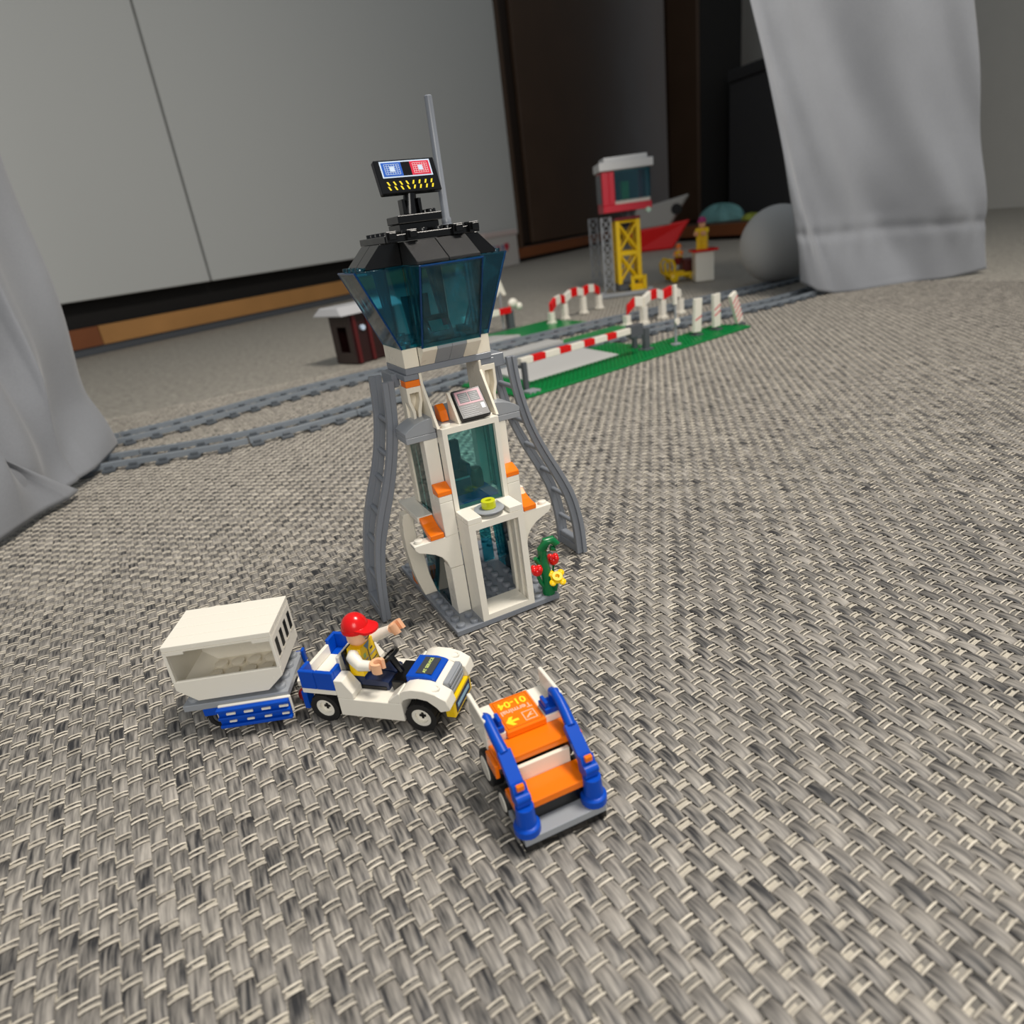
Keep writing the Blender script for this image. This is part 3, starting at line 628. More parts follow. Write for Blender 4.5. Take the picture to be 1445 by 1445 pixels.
MB().box(-36.5, -33.6, -4, 4, 5, 15.4).build('hitch_plate', BLUE, G, 0.3); MB().tube([(-35, 0, 9), (-40, 0, 9)], 2.2, 10).build('hitch_pin', RED, G, smooth=40)
for sg_ in (-1, 1): MB().box(-36.6, -33.7, sg_*11.5-2.8, sg_*11.5+2.8, 4.5, 14.5).build('hitch_plate', BLUE, G, 0.6); MB().ball((-38.4, sg_*10.2, 9.5), 2.6, 2.6, 3.4, 12, 8).build('tail_light', DRED, G, smooth=50)

# ------------------------------------------------------------------ driver figure (one body mesh, cap as child)
def figure(name, label, loc, rot, cap, vest, sleeve, legs, group=None, armL=(9, 8.5, 31.5), armR=(9.5, -9.5, 24.5), seated=True, printed=True, s=1.0, zoff=0):
    """toy figure; local X forward, Y left; hip at the origin height 11 mm"""
    P = thing(name, label, 'toy figure', loc, rot, group)
    def sc_(b): 
        if s != 1.0: b.v = [(x*s, y*s, z*s) for x, y, z in b.v]
        return b
    o = MB(); mats = [vest, legs, sleeve, SKIN]; idx = []
    def sec(k): idx.append((len(o.f), k))
    sec(0); o.hexa([(-4,-7.6,16.2),(3.6,-7.6,16.2),(3.6,7.6,16.2),(-4,7.6,16.2)], [(-3.6,-5.6,29.3),(3.2,-5.6,29.3),(3.2,5.6,29.3),(-3.6,5.6,29.3)])
    sec(1); o.box(-4.2, 3.8, -7.8, 7.8, 13.0, 16.3)
    for y in (-7.7, .3):
        if seated: o.prism([(-3,9.0),(-3.8,11),(-3.8,13.2),(0,15),(14,14.2),(15,13.6),(15,5.2),(18,5.2),(18,2.0),(11,2.0),(11,8.2)], 'y', y, y+7.4)
        else: o.prism([(-3.8,0),(-3.8,13),(3.8,13),(3.8,4),(5.5,3),(5.5,0)], 'y', y, y+7.4)
    for y, hand in ((1, armL), (-1, armR)):
        sh = Vector((-.4, y*6.6, 26.8)); h = Vector(hand); el = (sh+h)/2+Vector((-1.2, y*1.6, -1.6))
        sec(2); o.tube([sh+Vector((0,-y*1.2,.6)), sh+Vector((.4,y*.9,-.6)), (sh*2+el*1.2)/3.2+Vector((0,y*.6,0)), el, el+(h-el)*.72], [2.6,3.1,3.0,2.7,2.3], 12)
        sec(3); d = (h-el).normalized(); s0 = len(o.v)
        o.tube([el+(h-el)*.70, h-d*1.2], 1.7, 10)
        # hand: an open C clip seen end-on, with thumb and finger tips
        q = d.to_track_quat('X', 'Z').to_matrix().to_4x4(); s0 = len(o.v)
        pts_in = []; 
        ang0, ang1 = math.radians(40), math.radians(320); n = 12; L_ = []; R_ = []
        for k in range(n+1):
            a = ang0+(ang1-ang0)*k/n; L_.append((3.3*math.cos(a)+1.6, 3.3*math.sin(a))); R_.append((1.75*math.cos(a)+1.6, 1.75*math.sin(a)))
        o.strip(L_, R_, 'z', -2.4, 2.4); o.xf(Matrix.Translation(h) @ q, s0)
    sec(3); o.lathe([(2.8,29.3),(2.8,30.2),(4.4,30.6),(5.0,31.6),(5.1,37.6),(4.6,39.0),(3.4,39.4)], (-.2,0,0), n=20)
    sc_(o); body = o.build('body', vest, P, smooth=40)
    for m_ in mats[1:]: body.data.materials.append(m_)
    bounds = idx+[(len(o.f), 0)]
    for (a, k), (e, _) in zip(bounds, bounds[1:]):
        for i in range(a, e): body.data.polygons[i].material_index = k
    if cap:
        c = MB().ball((-.4,0,37.2), 6.3, 6.1, 6.9, 20, 8, 0.0, 1.0)
        c.ring((-.4,0,36.0), 6.3, 5.2, 1.4, n=20)
        Lp = []; 
        n = 9; tp = []; bt = []
        for k in range(n):
            a = -1.15+2.3*k/(n-1); x0 = -.4+5.9*math.cos(a); y0 = 5.9*math.sin(a); xe = 4.2+6.6*math.cos(a*.95); ye = 5.4*math.sin(a*1.1)
            tp.append(((x0,y0,38.4),(xe,ye,37.4))); bt.append(((x0,y0,37.2),(xe,ye,36.3)))
        for k in range(n-1):
            c.hexa([bt[k][0],bt[k][1],bt[k+1][1],bt[k+1][0]], [tp[k][0],tp[k][1],tp[k+1][1],tp[k+1][0]])
        c.xf(Matrix.Translation((0,0,.4))); sc_(c).build('cap', cap, P, smooth=50)
    if printed:
        fx = 5.0
        for y, z in ((-1.9, 35.2), (1.9, 35.2)): sc_(MB().ball((fx-.45,y,z), .35, .75, .8, 10, 6)).build('eye', BLACK, P, smooth=50)
        sc_(MB().tube([(fx-.5,-1.8,32.6),(fx-.05,-.6,32.2),(fx-.05,.6,32.2),(fx-.5,1.8,32.6)], .22, 6)).build('mouth', PRDARK, P, smooth=50)
        sc_(MB().box(fx-.35, fx+.15, -2.6, 2.6, 33.6, 34.3)).build('moustache', PRGREY, P, 0.2)
        fm = frame_mtx((3.42, 0, 22.8), (0,1,0), (-.03,0,1))
        def fr(u0, u1, v0, v1, m): sc_(MB().box(u0, u1, v0, v1, 0, .14).xf(fm)).build('print', m, P)
        fr(-.25, .25, -6.2, 3, PRDARK); fr(-5.8, -1.0, -1.2, -.4, PRGREY); fr(1.0, 5.8, -1.2, -.4, PRGREY); fr(-5.8, -1.0, -4.2, -3.6, PRDARK); fr(1.0, 5.8, -4.2, -3.6, PRDARK)
        fr(-4.2, -2.4, .8, 2.8, mat('print_sage', (150,190,120), 0.4)); fr(2.0, 4.0, 1.6, 2.4, PRDARK)
        sc_(MB().prism([(-2.4,6.4),(2.4,6.4),(0,2.8)], 'z', 0, .16).xf(fm)).build('collar', mat('print_steel_blue', (96,128,150), 0.4), P)
    return P
cT, sT = math.cos(math.radians(-43.4)), math.sin(math.radians(-43.4))
fx0 = -8.6; figure('driver_figure', 'seated toy driver in red cap and yellow vest with white sleeves', (-48+fx0*cT, -31+fx0*sT, 4.6), -43.4, RED, YELLOW, WHITE, NAVY, armL=(14, 9.0, 32.0), armR=(11.0, -8.8, 23.5))

# ================================================================== TRAILER AND CONTAINER
TR = thing('baggage_trailer', 'grey toy trailer with blue and white slatted side boxes, hitched behind the tug', 'toy trailer', (-105.4, 7.6, 0), -22.5)
bed = MB().box(-24, 24, -16, 16, 14.0, 17.2).build('bed', GREY, TR, 0.25); studs(bed, [(-20,(j-1.5)*8) for j in range(4)]+[(20,(j-1.5)*8) for j in range(4)], 17.2, GREY)
MB().box(-18, 18, -9, 9, 8, 13.9).build('chassis', DGREY, TR, 0.3); MB().box(-16, -9, -16, 16, 10, 13.9).build('axle_block', BLUE, TR, 0.3)
for sg_ in (-1, 1):
    q = sorted((sg_*16.1, sg_*17.6)); hb = MB().box(-8.4, 24.9, *q, 6.6, 15.7).prism([(-9.6,8),(-9.6,11.5),(-8.4,13),(-8.4,6.6)], 'y', *q).build('side_box', WHITE, TR, 0.5)
    pn = MB(); ya, yb = sorted((sg_*17.65, sg_*20.2))
    pn.box(-8.6, 24.2, ya, yb, 4.8, 6.4).box(-8.6, 24.2, ya, yb, 9.2, 10.6).box(-8.6, 24.2, ya, yb, 13.4, 15.0); ym = sg_*18.6; ym0, ym1 = sorted((sg_*17.65, ym)); pn.box(-8.6, 24.2, ym0, ym1, 6.4, 13.4)
    pp = pn.build('slatted_panel', BLUE, TR, 0.3)
    for k in range(4):
        x = -4.6+k*8; yc = sorted((sg_*18.62, sg_*19.5)); MB().box(x, x+4.2, *yc, 11.3, 12.5).build('slot', WHITE, pp, 0.2); MB().box(x+.4, x+3.8, *yc, 7.2, 8.2).build('slot', WHITE, pp, 0.2)
    wheel(-11, -12.3 if sg_ < 0 else 6.3, sg_, TR, 6.0, 6, DGREY)
    wheel(13, -12.4 if sg_ < 0 else 7.2, sg_, TR, 5.0, 5)
MB().box(24.1, 32, -3, 3, 9.5, 13).build('tow_bar', WHITE, TR, 0.4); MB().box(24.1, 25.6, 12.5, 15.8, 12, 19.5).build('tail_panel', BLUE, TR, 0.4); MB().tube([(33,0,6),(33,0,14)], 2.4, 10).build('tow_ring', BLUE, TR, smooth=40)
CT = thing('cargo_container', 'white toy cargo container with slatted ends and planked roof on the trailer', 'toy container', (-105.4, 7.6, 17.3), -22.5)
def K(b, *a, **k): 
    b.v = [(x, y, z-17.3) for x, y, z in b.v]; return b.build(*a, **k)
prof = [(-16,19.2),(-24,26.2),(-24,30.6),(24,30.6),(24,26.2),(16,19.2)]
K(MB().prism(prof, 'y', -16, -14.4), 'side_wall', WHITE, CT, 0.25)
K(MB().prism(prof, 'y', 14.4, 16).box(-24, 24, 14.4, 16, 30.7, 45.9), 'side_wall', WHITE, CT, 0.25)
K(MB().box(-16, 16, -14.3, 14.3, 19.2, 21), 'bottom', CREAM, CT, 0.2)
fl_ = MB()
for i in range(4):
    for j in range(3): fl_.lathe([(3.2,21),(3.2,22.8),(2.9,23)], (-12+i*8, -9+j*8, 0), n=14)
K(fl_, 'inner_studs', CREAM, CT, smooth=40)
for sg_ in (-1, 1):
    w_ = MB(); o1 = sg_*24; o2 = sg_*22.6; q = sorted((o1, o2))
    w_.hexa([(sg_*16,-14.3,19.3),(sg_*14.4,-14.3,19.3),(sg_*14.4,14.3,19.3),(sg_*16,14.3,19.3)], [(o1,-14.3,26.2),(o2,-14.3,26.4),(o2,14.3,26.4),(o1,14.3,26.2)])
    w_.box(*q, -14.3, 14.3, 26.3, 45.9); w_.box(*q, -16, -14.4, 30.7, 45.9)
    if sg_ < 0: w_.box(*q, -14.3, 14.3, 45.9, 46)
    e = K(w_, 'end_wall', WHITE, CT, 0.2)
    for k in range(4):
        q2 = sorted((sg_*24.02, sg_*24.3)); yk = -11.2+k*7.3
        K(MB().box(*q2, yk-1.6, yk+1.6, 34.6, 43.0), 'slot', BLACK, e); K(MB().box(*q2, yk-1.9, yk+1.9, 33.4, 34.4), 'slot_lip', CREAM, e)
rf = K(MB().box(-24, 24, -16, 16, 46.0, 46.6), 'roof_plate', WHITE, CT)
for k in range(4): K(MB().box(-24, 24, -16+8*k+.12, -8+8*k-.12, 46.65, 49.3), 'roof_tile', WHITE, CT, 0.22)
for xa, xb in ((-23, -15), (15, 23)): K(MB().box(xa, xb, -15.8, -14, 44.4, 45.95), 'roof_clip', WHITE, CT, 0.2)

# ================================================================== BOARDING STAIRS
SA = thing('boarding_stairs', 'orange and white toy boarding stairs with blue handrails beside the tug', 'toy stairs', (-16.7, -139.7, 0), -4)
MB().box(-16, 16, 0.2, 8, 0.1, 3.1).build('lower_plate', BLACK, SA, 0.25); MB().box(-16, 16, 0, 16, 3.2, 6.4).build('front_plate', GREY, SA, 0.25)
MB().box(-15, 15, 6.5, 15.8, 6.5, 12.7).build('riser', BLACK, SA, 0.2); MB().box(-15.8, 15.8, 5.2, 15.8, 12.8, 16.0).build('step', ORANGE, SA, 0.35)
MB().box(-11, 11, 15.9, 17.5, 6.5, 22.2).build('riser', CREAM, SA, 0.2); MB().box(-15, 15, 19.0, 46, 19.2, 22.3).build('deck_plate', BLACK, SA, 0.2)
MB().box(-16, 16, 18.2, 28.4, 22.4, 25.6).build('step', ORANGE, SA, 0.35)
MB().box(-16, -8.1, 28.5, 46.5, 22.4, 28.4).build('deck', WHITE, SA, 0.25); MB().box(8.1, 16, 28.5, 46.5, 22.4, 28.4).build('deck', WHITE, SA, 0.25); MB().box(-8, 8, 28.5, 46.4, 22.4, 25.6).build('deck', CREAM, SA)
MB().box(-12, 12, 17.6, 40, 8.5, 19.1).build('chassis', BLACK, SA, 0.3)
tl = MB().box(-8, 8, 27.4, 46.6, 25.7, 28.6).build('printed_tile', ORANGE, SA, 0.3, label='orange tile with yellow and pale lettering')
tm = frame_mtx((0, 37.2, 28.62), (-1,0,0), (0,-1,0))
def ont(u0, u1, v0, v1, m, z=0.0): return MB().box(u0, u1, v0, v1, z, z+.06).xf(tm).build('print', m, tl)
for a in ((-7,7,8.3,8.6),(-7,7,-8.6,-8.3),(-7.1,-6.8,-8.4,8.4),(6.8,7.1,-8.4,8.4)): ont(*a, PRORAN)
text_part('01-04', 5.0, tm @ Matrix.Translation((0, -5.0, .05)), PRYEL, tl); text_part('Terminal', 3.5, tm @ Matrix.Translation((0, -.7, .05)), PRPINK, tl)
for a in ((-5.8,-.8,6.9,7.3),(-5.8,-.8,2.1,2.5),(-5.8,-5.4,2.5,6.9),(-1.2,-.8,2.5,6.9)): ont(*a, PRPINK)
MB().prism([(-5.0,3.4),(-4.0,3.6),(-2.0,5.4),(-1.7,6.2),(-2.4,6.0),(-3.0,5.3),(-5.0,5.2),(-4.2,4.8),(-3.8,4.4)], 'z', 0, .06).xf(tm).build('plane_icon', PRPINK, tl)
MB().prism([(1.2,4.2),(4.0,4.2),(2.8,2.4),(4.4,2.4),(6.4,4.8),(4.4,7.2),(2.8,7.2),(4.0,5.4),(1.2,5.4)], 'z', 0, .06).xf(tm).build('arrow_icon', PRYEL, tl)
for sg_ in (-1, 1):
    q = sorted((sg_*14.4, sg_*16)); MB().box(*q, 28.6, 47.0, 28.45, 36.6).build('side_panel', WHITE, SA, 0.3)
    q = sorted((sg_*16.05, sg_*17.6)); MB().box(*q, 17.5, 27, 19.5, 25.4).build('side_block', ORANGE, SA, 0.3)
    x = sg_*13.2
    MB().lathe([(4.8,0),(4.8,2.8),(4.3,3.2),(3.6,3.5),(3.4,8.0),(3.3,11.2)], (x, 4.0, 6.45), n=18).build('rail_base', BLUE, SA, 0.1, smooth=40)
    hr = MB()
    hr.hexa([(x-2.8,3.2,17.7),(x+2.8,3.2,17.7),(x+2.8,8,17.7),(x-2.8,8,17.7)], [(x-2.6,6.4,25.0),(x+2.6,6.4,25.0),(x+2.6,9.6,23.6),(x-2.6,9.6,23.6)])
    hr.hexa([(x-2.6,6.6,22.6),(x+2.6,6.6,22.6),(x+2.6,9.4,21.2),(x-2.6,9.4,21.2)], [(x-2.5,17.8,31.0),(x+2.5,17.8,31.0),(x+2.5,19.4,28.4),(x-2.5,19.4,28.4)])
    hr.tube([(x+sg_*.2,17.6,29.4),(x+sg_*.6,22,31.8),(x+sg_*.8,27,34.2),(x+sg_*.8,31,35.6),(x+sg_*.8,33,34.6),(x+sg_*.8,33,31)], [2.2,2.1,2.0,2.0,2.0,2.0], 10)
    h = hr.build('handrail', BLUE, SA, 0.25, smooth=40)
    MB().box(x-1.4, x+1.4, 4.6, 6.2, 23.4, 25.6).build('clip', ORANGE, h, 0.2); MB().tube([(x-2.6,4.4,20.6),(x+2.6,4.4,20.6)], 1.8, 10).build('pin', BLUE, h, smooth=40)
    cl = MB().box(*sorted((sg_*8.4, sg_*14.2)), 28.6, 35.4, 28.45, 31.0)
    for xa in (sg_*8.8, sg_*12.6): cl.box(*sorted((xa, xa+sg_*1.5)), 29.4, 34.4, 31.0, 33.6)
    cl.build('clip_plate', BLUE, SA, 0.3)
    for yy, r_ in ((37, 7.6), (20, 5.6)):
        w_ = MB().ring((sg_*13.6-(2.5 if sg_ < 0 else 0), yy, r_), r_-.1, r_*.6, 5.0 if sg_ > 0 else 5.0, 'x', 22)
        tyre = w_.build('wheel', RUBBER, SA, 0.5, smooth=40)
        xo = sg_*13.6-(2.5 if sg_ < 0 else 0); xh = xo-.3 if sg_ < 0 else xo+3.5
        MB().lathe([(r_*.66,0),(r_*.66,1.8)], (xh, yy, r_), 'x', 20).build('hub', WHITE, tyre, 0.3, smooth=40)

# ================================================================== RAILWAY: tracks
def smooth_path(pts, step=32.0):
    P = [np.array(q, float) for q in pts]; P = [2*P[0]-P[1]]+P+[2*P[-1]-P[-2]]; dense = []
    for i in range(1, len(P)-2):
        a, b, c, d = P[i-1:i+3]
        for k in range(24):
            t = k/24; dense.append(0.5*((2*b)+(-a+c)*t+(2*a-5*b+4*c-d)*t*t+(-a+3*b-3*c+d)*t**3))
    dense.append(P[-2]); dense = np.array(dense); dl = np.r_[0, np.cumsum(np.linalg.norm(np.diff(dense, axis=0), axis=1))]
    n = int(dl[-1]/step); s_ = np.linspace(0, dl[-1], n+1); return np.stack([np.interp(s_, dl, dense[:,0]), np.interp(s_, dl, dense[:,1])], -1)
def track(pts, labels, z0=0.0, group='grey toy track pieces'):
    path = smooth_path(pts, 16.0); per = 8; i = 0
    while i < len(path)-1:
        seg = path[i:i+per+1]
        if len(seg) < 3: break
        c = seg[len(seg)//2]; label = next(l for xm, l in labels if c[0] < xm); o = thing('track_piece', label, 'toy track', (c[0], c[1], z0), 0, group, local=False); OFF[o.name] = (c[0], c[1], 0)
        tang = np.gradient(seg, axis=0); tang /= np.linalg.norm(tang, axis=1)[:,None]; nor = np.stack([-tang[:,1], tang[:,0]], -1)
        for sgn in (-1, 1):
            rb = MB(); w0, w1 = 18.0, 23.0
            vs = []
            for q, n_ in zip(seg, nor):
                for off, zz in ((sgn*w0, 3), (sgn*w0, 9.6), (sgn*w1, 9.6), (sgn*w1, 3)): vs.append((q[0]+n_[0]*off, q[1]+n_[1]*off, zz))
            m_ = len(seg); fs = [(0,1,2,3), tuple(4*(m_-1)+k for k in (3,2,1,0))]
            for a in range(m_-1):
                for k in range(4): fs.append((4*a+k, 4*a+(k+1)%4, 4*a+4+(k+1)%4, 4*a+4+k))
            rb.add(vs, fs); rb.build('rail', CHROME if sgn < 0 else CHROME, o, 0.3)
        for a in range(0, len(seg)-1, 2):
            q = (seg[a]+seg[a+1])/2; t_ = tang[a]; n_ = nor[a]; L_, W_ = 31.0, 7.0
            cs_ = [(q[0]+t_[0]*e*W_+n_[0]*f*L_, q[1]+t_[1]*e*W_+n_[1]*f*L_) for e, f in ((-1,-1),(1,-1),(1,1),(-1,1))]
            MB().hexa([(x, y, .1) for x, y in cs_], [(x, y, 3.4) for x, y in cs_]).build('sleeper', TRACK, o, 0.4)
            for f in (-1, 1):
                cs_ = [(q[0]+t_[0]*e*4+n_[0]*(f*20.5+g*6), q[1]+t_[1]*e*4+n_[1]*(f*20.5+g*6)) for e, g in ((-1,-1),(1,-1),(1,1),(-1,1))]
                MB().hexa([(x, y, 3.4) for x, y in cs_], [(x, y, 6.4) for x, y in cs_]).build('rail_chair', TRACK, o, 0.3)
        i += per
CHROME = mat('track_rail_grey', (132, 140, 148), 0.2)
FARL = [(-250, 'grey toy rail piece of the far line, hidden under the grey curtain by the wardrobe'), (-110, 'grey toy rail piece of the far line coming out from the curtain by the wardrobe'), (20, 'grey toy rail piece of the far line between curtain and toy hut'),
        (260, 'grey toy rail piece of the far line in front of the toy hut'), (390, 'grey toy rail piece of the far line leading up to the level crossing'), (520, 'grey toy rail piece of the far line between the grey road plates'),
        (660, 'grey toy rail piece of the far line between the two red and white fences'), (900, 'grey toy rail piece of the far line behind the white marker boards'), (1080, 'grey toy rail piece of the far line running up to the white ball'), (9999, 'grey toy rail piece of the far line beside the white ball and behind the curtain')]
NEARL = [(-240, 'grey toy rail piece of the curved near line, lying under the curtain by the wardrobe'), (-110, 'grey curved toy rail piece of the near line just outside the curtain'), (20, 'grey curved toy rail piece of the near line between curtain and tower leg'),
        (260, 'grey curved toy rail piece of the near line behind the control tower'), (390, 'grey toy rail piece of the near line at the top of the road ramp'), (640, 'grey toy rail piece of the near line behind the red and white barrier'),
        (860, 'grey toy rail piece of the near line behind the striped marker boards'), (1060, 'grey toy rail piece of the near line between crossing and hemmed curtain'), (9999, 'grey toy rail piece of the near line running under the hemmed curtain')]
track([(-420,610),(-290,690),(-195,705),(-110,715),(0,750),(120,775),(300,790),(480,800),(640,815),(800,822),(960,835),(1120,850),(1300,885)], FARL)
track([(-420,540),(-300,560),(-210,585),(-120,560),(-40,545),(60,555),(150,580),(300,620),(460,650),(620,657),(780,658),(940,658),(1090,690),(1230,760)], NEARL)

# ================================================================== LEVEL CROSSING
pa = gp(744, 563); pb = gp(1059, 462); exd = (pb-pa)[:2]; LC = float(np.linalg.norm(exd)); exd /= LC; eyd = np.array([-exd[1], exd[0]]); LANG = math.degrees(math.atan2(exd[1], exd[0]))
X_ = thing('level_crossing', 'green toy railway level crossing with grey road ramps and a red and white barrier', 'toy crossing', (pa[0], pa[1], 0), LANG)
def lx(p): d = np.array(p[:2])-pa[:2]; return float(d@exd), float(d@eyd)
MB().box(0, 300, 0, 144, .1, 3.0).build('green_plate', BGREEN, X_, 0.2); MB().box(300.3, LC, 0, 64, .1, 3.0).build('green_plate', BGREEN, X_, 0.2)
MB().box(150, LC-40, 217, 258, .1, 3.0).build('green_plate', BGREEN, X_, 0.2)
MB().box(120, LC-10, 356, 480, .1, 3.0).build('green_plate', BGREEN, X_, 0.2)
st_ = MB()
for i in range(int(LC/S)):
    for j in range(18 if i*S < 296 else 8):
        if 60 < i*S < 226 and j > 6: continue
        st_.lathe([(2.4,0),(2.4,1.7)], ((i+.5)*S, (j+.5)*S, 3.0), n=8)
o = st_.build('green_studs', BGREEN, X_); o['kind'] = 'stuff'
r1 = lx(gp(742, 535, 6)); r2 = lx(gp(871, 499, 6))
MB().prism([(57,3.1),(57,5),(136,10.4),(143,10.4),(143,3.1)], 'x', r1[0]-2, r2[0]+2).build('road_ramp', ROAD, X_, 0.4)
MB().box(r1[0]+20, r2[0]+40, 218, 256, 3.1, 10.6).build('road_plate', ROAD, X_, 0.4)
MB().prism([(357,3.1),(357,10.4),(364,10.4),(446,5),(446,3.1)], 'x', r1[0]+30, r2[0]+60).build('road_ramp', ROAD, X_, 0.4)
# barrier arm
e0 = gp(733, 510.5, 40); e1 = gp(893, 465.5, 40); q0 = lx(e0); q1 = lx(e1)
bd_ = (np.array(q1)-np.array(q0)); bl = float(np.linalg.norm(bd_)); bang = math.atan2(bd_[1], bd_[0])
fr_ = [0, .095, .195, .315, .41, .525, .62, .735, .825, 1.0]
bm_ = Matrix.Translation((q0[0], q0[1], 40)) @ Matrix.Rotation(bang, 4, 'Z')
for k in range(9):
    MB().box(bl*fr_[k], bl*fr_[k+1]-.2, -4, 4, -4.2, 4.2).xf(bm_).build('barrier_stripe', RED if k % 2 else WHITE, X_, 0.5)
pb_ = lx(gp(912, 494, 3)); pb2 = lx(gp(896, 492, 3))
MB().box(pb_[0]-5, pb_[0]+5, pb_[1]-4, pb_[1]+4, 3.1, 36).box(pb_[0]-9, pb_[0]+9, pb_[1]-8, pb_[1]+8, 3.1, 6).build('barrier_post', DGREY, X_, 0.5)
MB().box(q1[0]-9, q1[0]+16, q1[1]-6, q1[1]+6, 30, 47).build('barrier_hinge', DGREY, X_, 0.6); MB().box(pb2[0]-4, pb2[0]+4, pb2[1]-3, pb2[1]+3, 3.1, 32).build('barrier_post', DGREY, X_, 0.5)
MB().box(q0[0]-3, q0[0]+3, q0[1]-11, q0[1]-5, 3.1, 40).box(q0[0]-3, q0[0]+3, q0[1]-5, q0[1]+4.4, 32, 35.4).build('rest_post', DGREY, X_, 0.4)
MB().box(8, 26, 3, 18, 3.1, 6.3).build('grey_plate', GREY, X_, 0.3)
# thin sign post
sp_ = lx(gp(954, 487, 3)); MB().lathe([(8,0),(8,2.5),(1.8,2.8),(1.8,62),(1.0,62.5)], (sp_[0], sp_[1], 3.1), n=12).build('sign_post', GREY, X_, smooth=40)
MB().tube([(sp_[0], sp_[1]-2.4, 38), (sp_[0], sp_[1]-4.6, 38)], 5, 14).build('round_sign', WHITE, X_, smooth=40)
MB().box(sp_[0]-3, sp_[0]+3, sp_[1]-2.2, sp_[1]+2.2, 62, 90).build('post_board', WHITE, X_, 0.4)
# three striped marker boards
for k, (mx_, my_, tilt) in enumerate(((983, 474, 4), (1011, 466, -2), (1044, 458, -24))):
    q = lx(gp(mx_, my_, 3)); mt = Matrix.Translation((q[0], q[1], 6)) @ Matrix.Rotation(math.radians(tilt), 4, 'Y')
    b0 = MB().box(q[0]-8, q[0]+8, q[1]-7, q[1]+7, 3.1, 6.2).build('marker_base', DGREY, X_, 0.3)
    mb_ = MB().box(-8, 8, -3, 3, 3, 54).xf(mt).build('marker_board', WHITE, X_, 0.5)
    for j in range(k+1 if k < 2 else 5):
        z = 6+j*8.2 if k == 2 else 20+j*9
        MB().prism([(-7.5,z),(7.5,z+6),(7.5,z+8.4),(-7.5,z+2.4)], 'y', -3.12, -3.02).xf(mt).build('stripe', PRRED, mb_)
# red and white fences beside the tracks
def fence(pix, heights, zscale=1.0):
    P = [lx(gp(x, y, 3)) for x, y in pix]
    for (x, y), h in zip(P, heights): MB().box(x-6, x+6, y-5, y+5, .2, h-9).box(x-8, x+8, y-7, y+7, .2, 6).build('fence_post', WHITE, X_, 0.6)
    for k in range(len(P)-1):
        a, b = np.array(P[k]), np.array(P[k+1]); ln = np.linalg.norm(b-a); an3 = math.atan2(b[1]-a[1], b[0]-a[0]); ns = 3 if ln > 55 else 2
        for j in range(ns):
            t0, t1 = j/ns, (j+1)/ns; z0, z1 = heights[k]+(heights[k+1]-heights[k])*t0, heights[k]+(heights[k+1]-heights[k])*t1
            bulge = lambda t: 8*math.sin(math.pi*t)
            z0 += bulge(t0); z1 += bulge(t1)
            mt = Matrix.Translation((a[0], a[1], 0)) @ Matrix.Rotation(an3, 4, 'Z')
            MB().hexa([(ln*t0,-4,z0-9),(ln*t1-.3,-4,z1-9),(ln*t1-.3,4,z1-9),(ln*t0,4,z0-9)], [(ln*t0,-4,z0+8),(ln*t1-.3,-4,z1+8),(ln*t1-.3,4,z1+8),(ln*t0,4,z0+8)]).xf(mt).build('fence_board', (RED, WHITE)[(j+k) % 2], X_, 0.8)
fence([(779,456),(798,449),(824,441),(846,434)], [34, 42, 46, 40])
fence([(885,459),(909,456),(935,448),(960,441)], [30, 42, 44, 38])
# second barrier and arrow sign beyond the ramp, mostly behind the tower cabin
q = lx(gp(721, 463, 3)); MB().box(q[0]-7, q[0]+7, q[1]-7, q[1]+7, 3.1, 38).build('barrier_post', DGREY, X_, 0.5)
for k in range(4): MB().box(q[0]-120+k*30, q[0]-90.3+k*30, q[1]-9, q[1]+1, 34, 46).build('barrier_stripe', (WHITE, RED)[k % 2], X_, 0.5)
MB().ball((q[0]+8, q[1]-6, 52), 12, 8, 10, 12, 6).ball((q[0]+22, q[1]-6, 44), 9, 8, 8, 12, 6).build('signal_lamp', WHITE, X_, smooth=40)
MB().tube([(q[0]-14,q[1]+6,3),(q[0]-14,q[1]+6,84)], 2, 8).build('sign_post', GREY, X_)
MB().prism([(q[0]-30,70),(q[0]-14,112),(q[0]+2,70),(q[0]-6,68),(q[0]-14,78),(q[0]-22,68)], 'y', q[1]+4, q[1]+8).build('arrow_sign', WHITE, X_, 0.8)

# ================================================================== BACKGROUND TOYS
# red cabin on yellow mast
yt = gp(889, 409); Y = thing('crane_cabin_tower', 'yellow lattice toy mast carrying a red cabin with dark windows', 'toy crane', (yt[0]+14, yt[1]+24, 0), -26); Y.scale = (0.78, 0.78, 0.78)
def lattice(b, x0, x1, y, z0, z1, r, n, axis='x'):
    for k in range(n):
        za, zb = z0+(z1-z0)*k/n, z0+(z1-z0)*(k+1)/n
        for p0, p1 in (((x0,za),(x1,zb)), ((x1,za),(x0,zb)), ((x0,zb),(x1,zb))):
            a = (p0[0], y, p0[1]) if axis == 'x' else (y, p0[0], p0[1]); c = (p1[0], y, p1[1]) if axis == 'x' else (y, p1[0], p1[1]); b.tube([a, c], r, 6)
hw = 34
for sx in (-1, 1):
    for sy in (-1, 1): MB().box(sx*hw-7, sx*hw+7, sy*hw-7, sy*hw+7, 22, 222).build('mast_post', YELLOW, Y, 1)
for y in (-hw, hw):
    b = MB(); lattice(b, -hw, hw, y, 26, 218, 4.2, 2); b.build('mast_brace', YELLOW, Y)
    b = MB(); lattice(b, -hw, hw, y, 26, 218, 4.2, 2, 'y'); b.build('mast_brace', YELLOW, Y)
MB().box(-hw, hw, -hw-6, -hw+6, 112, 124).build('mast_beam', YELLOW, Y, 1)
b = MB()
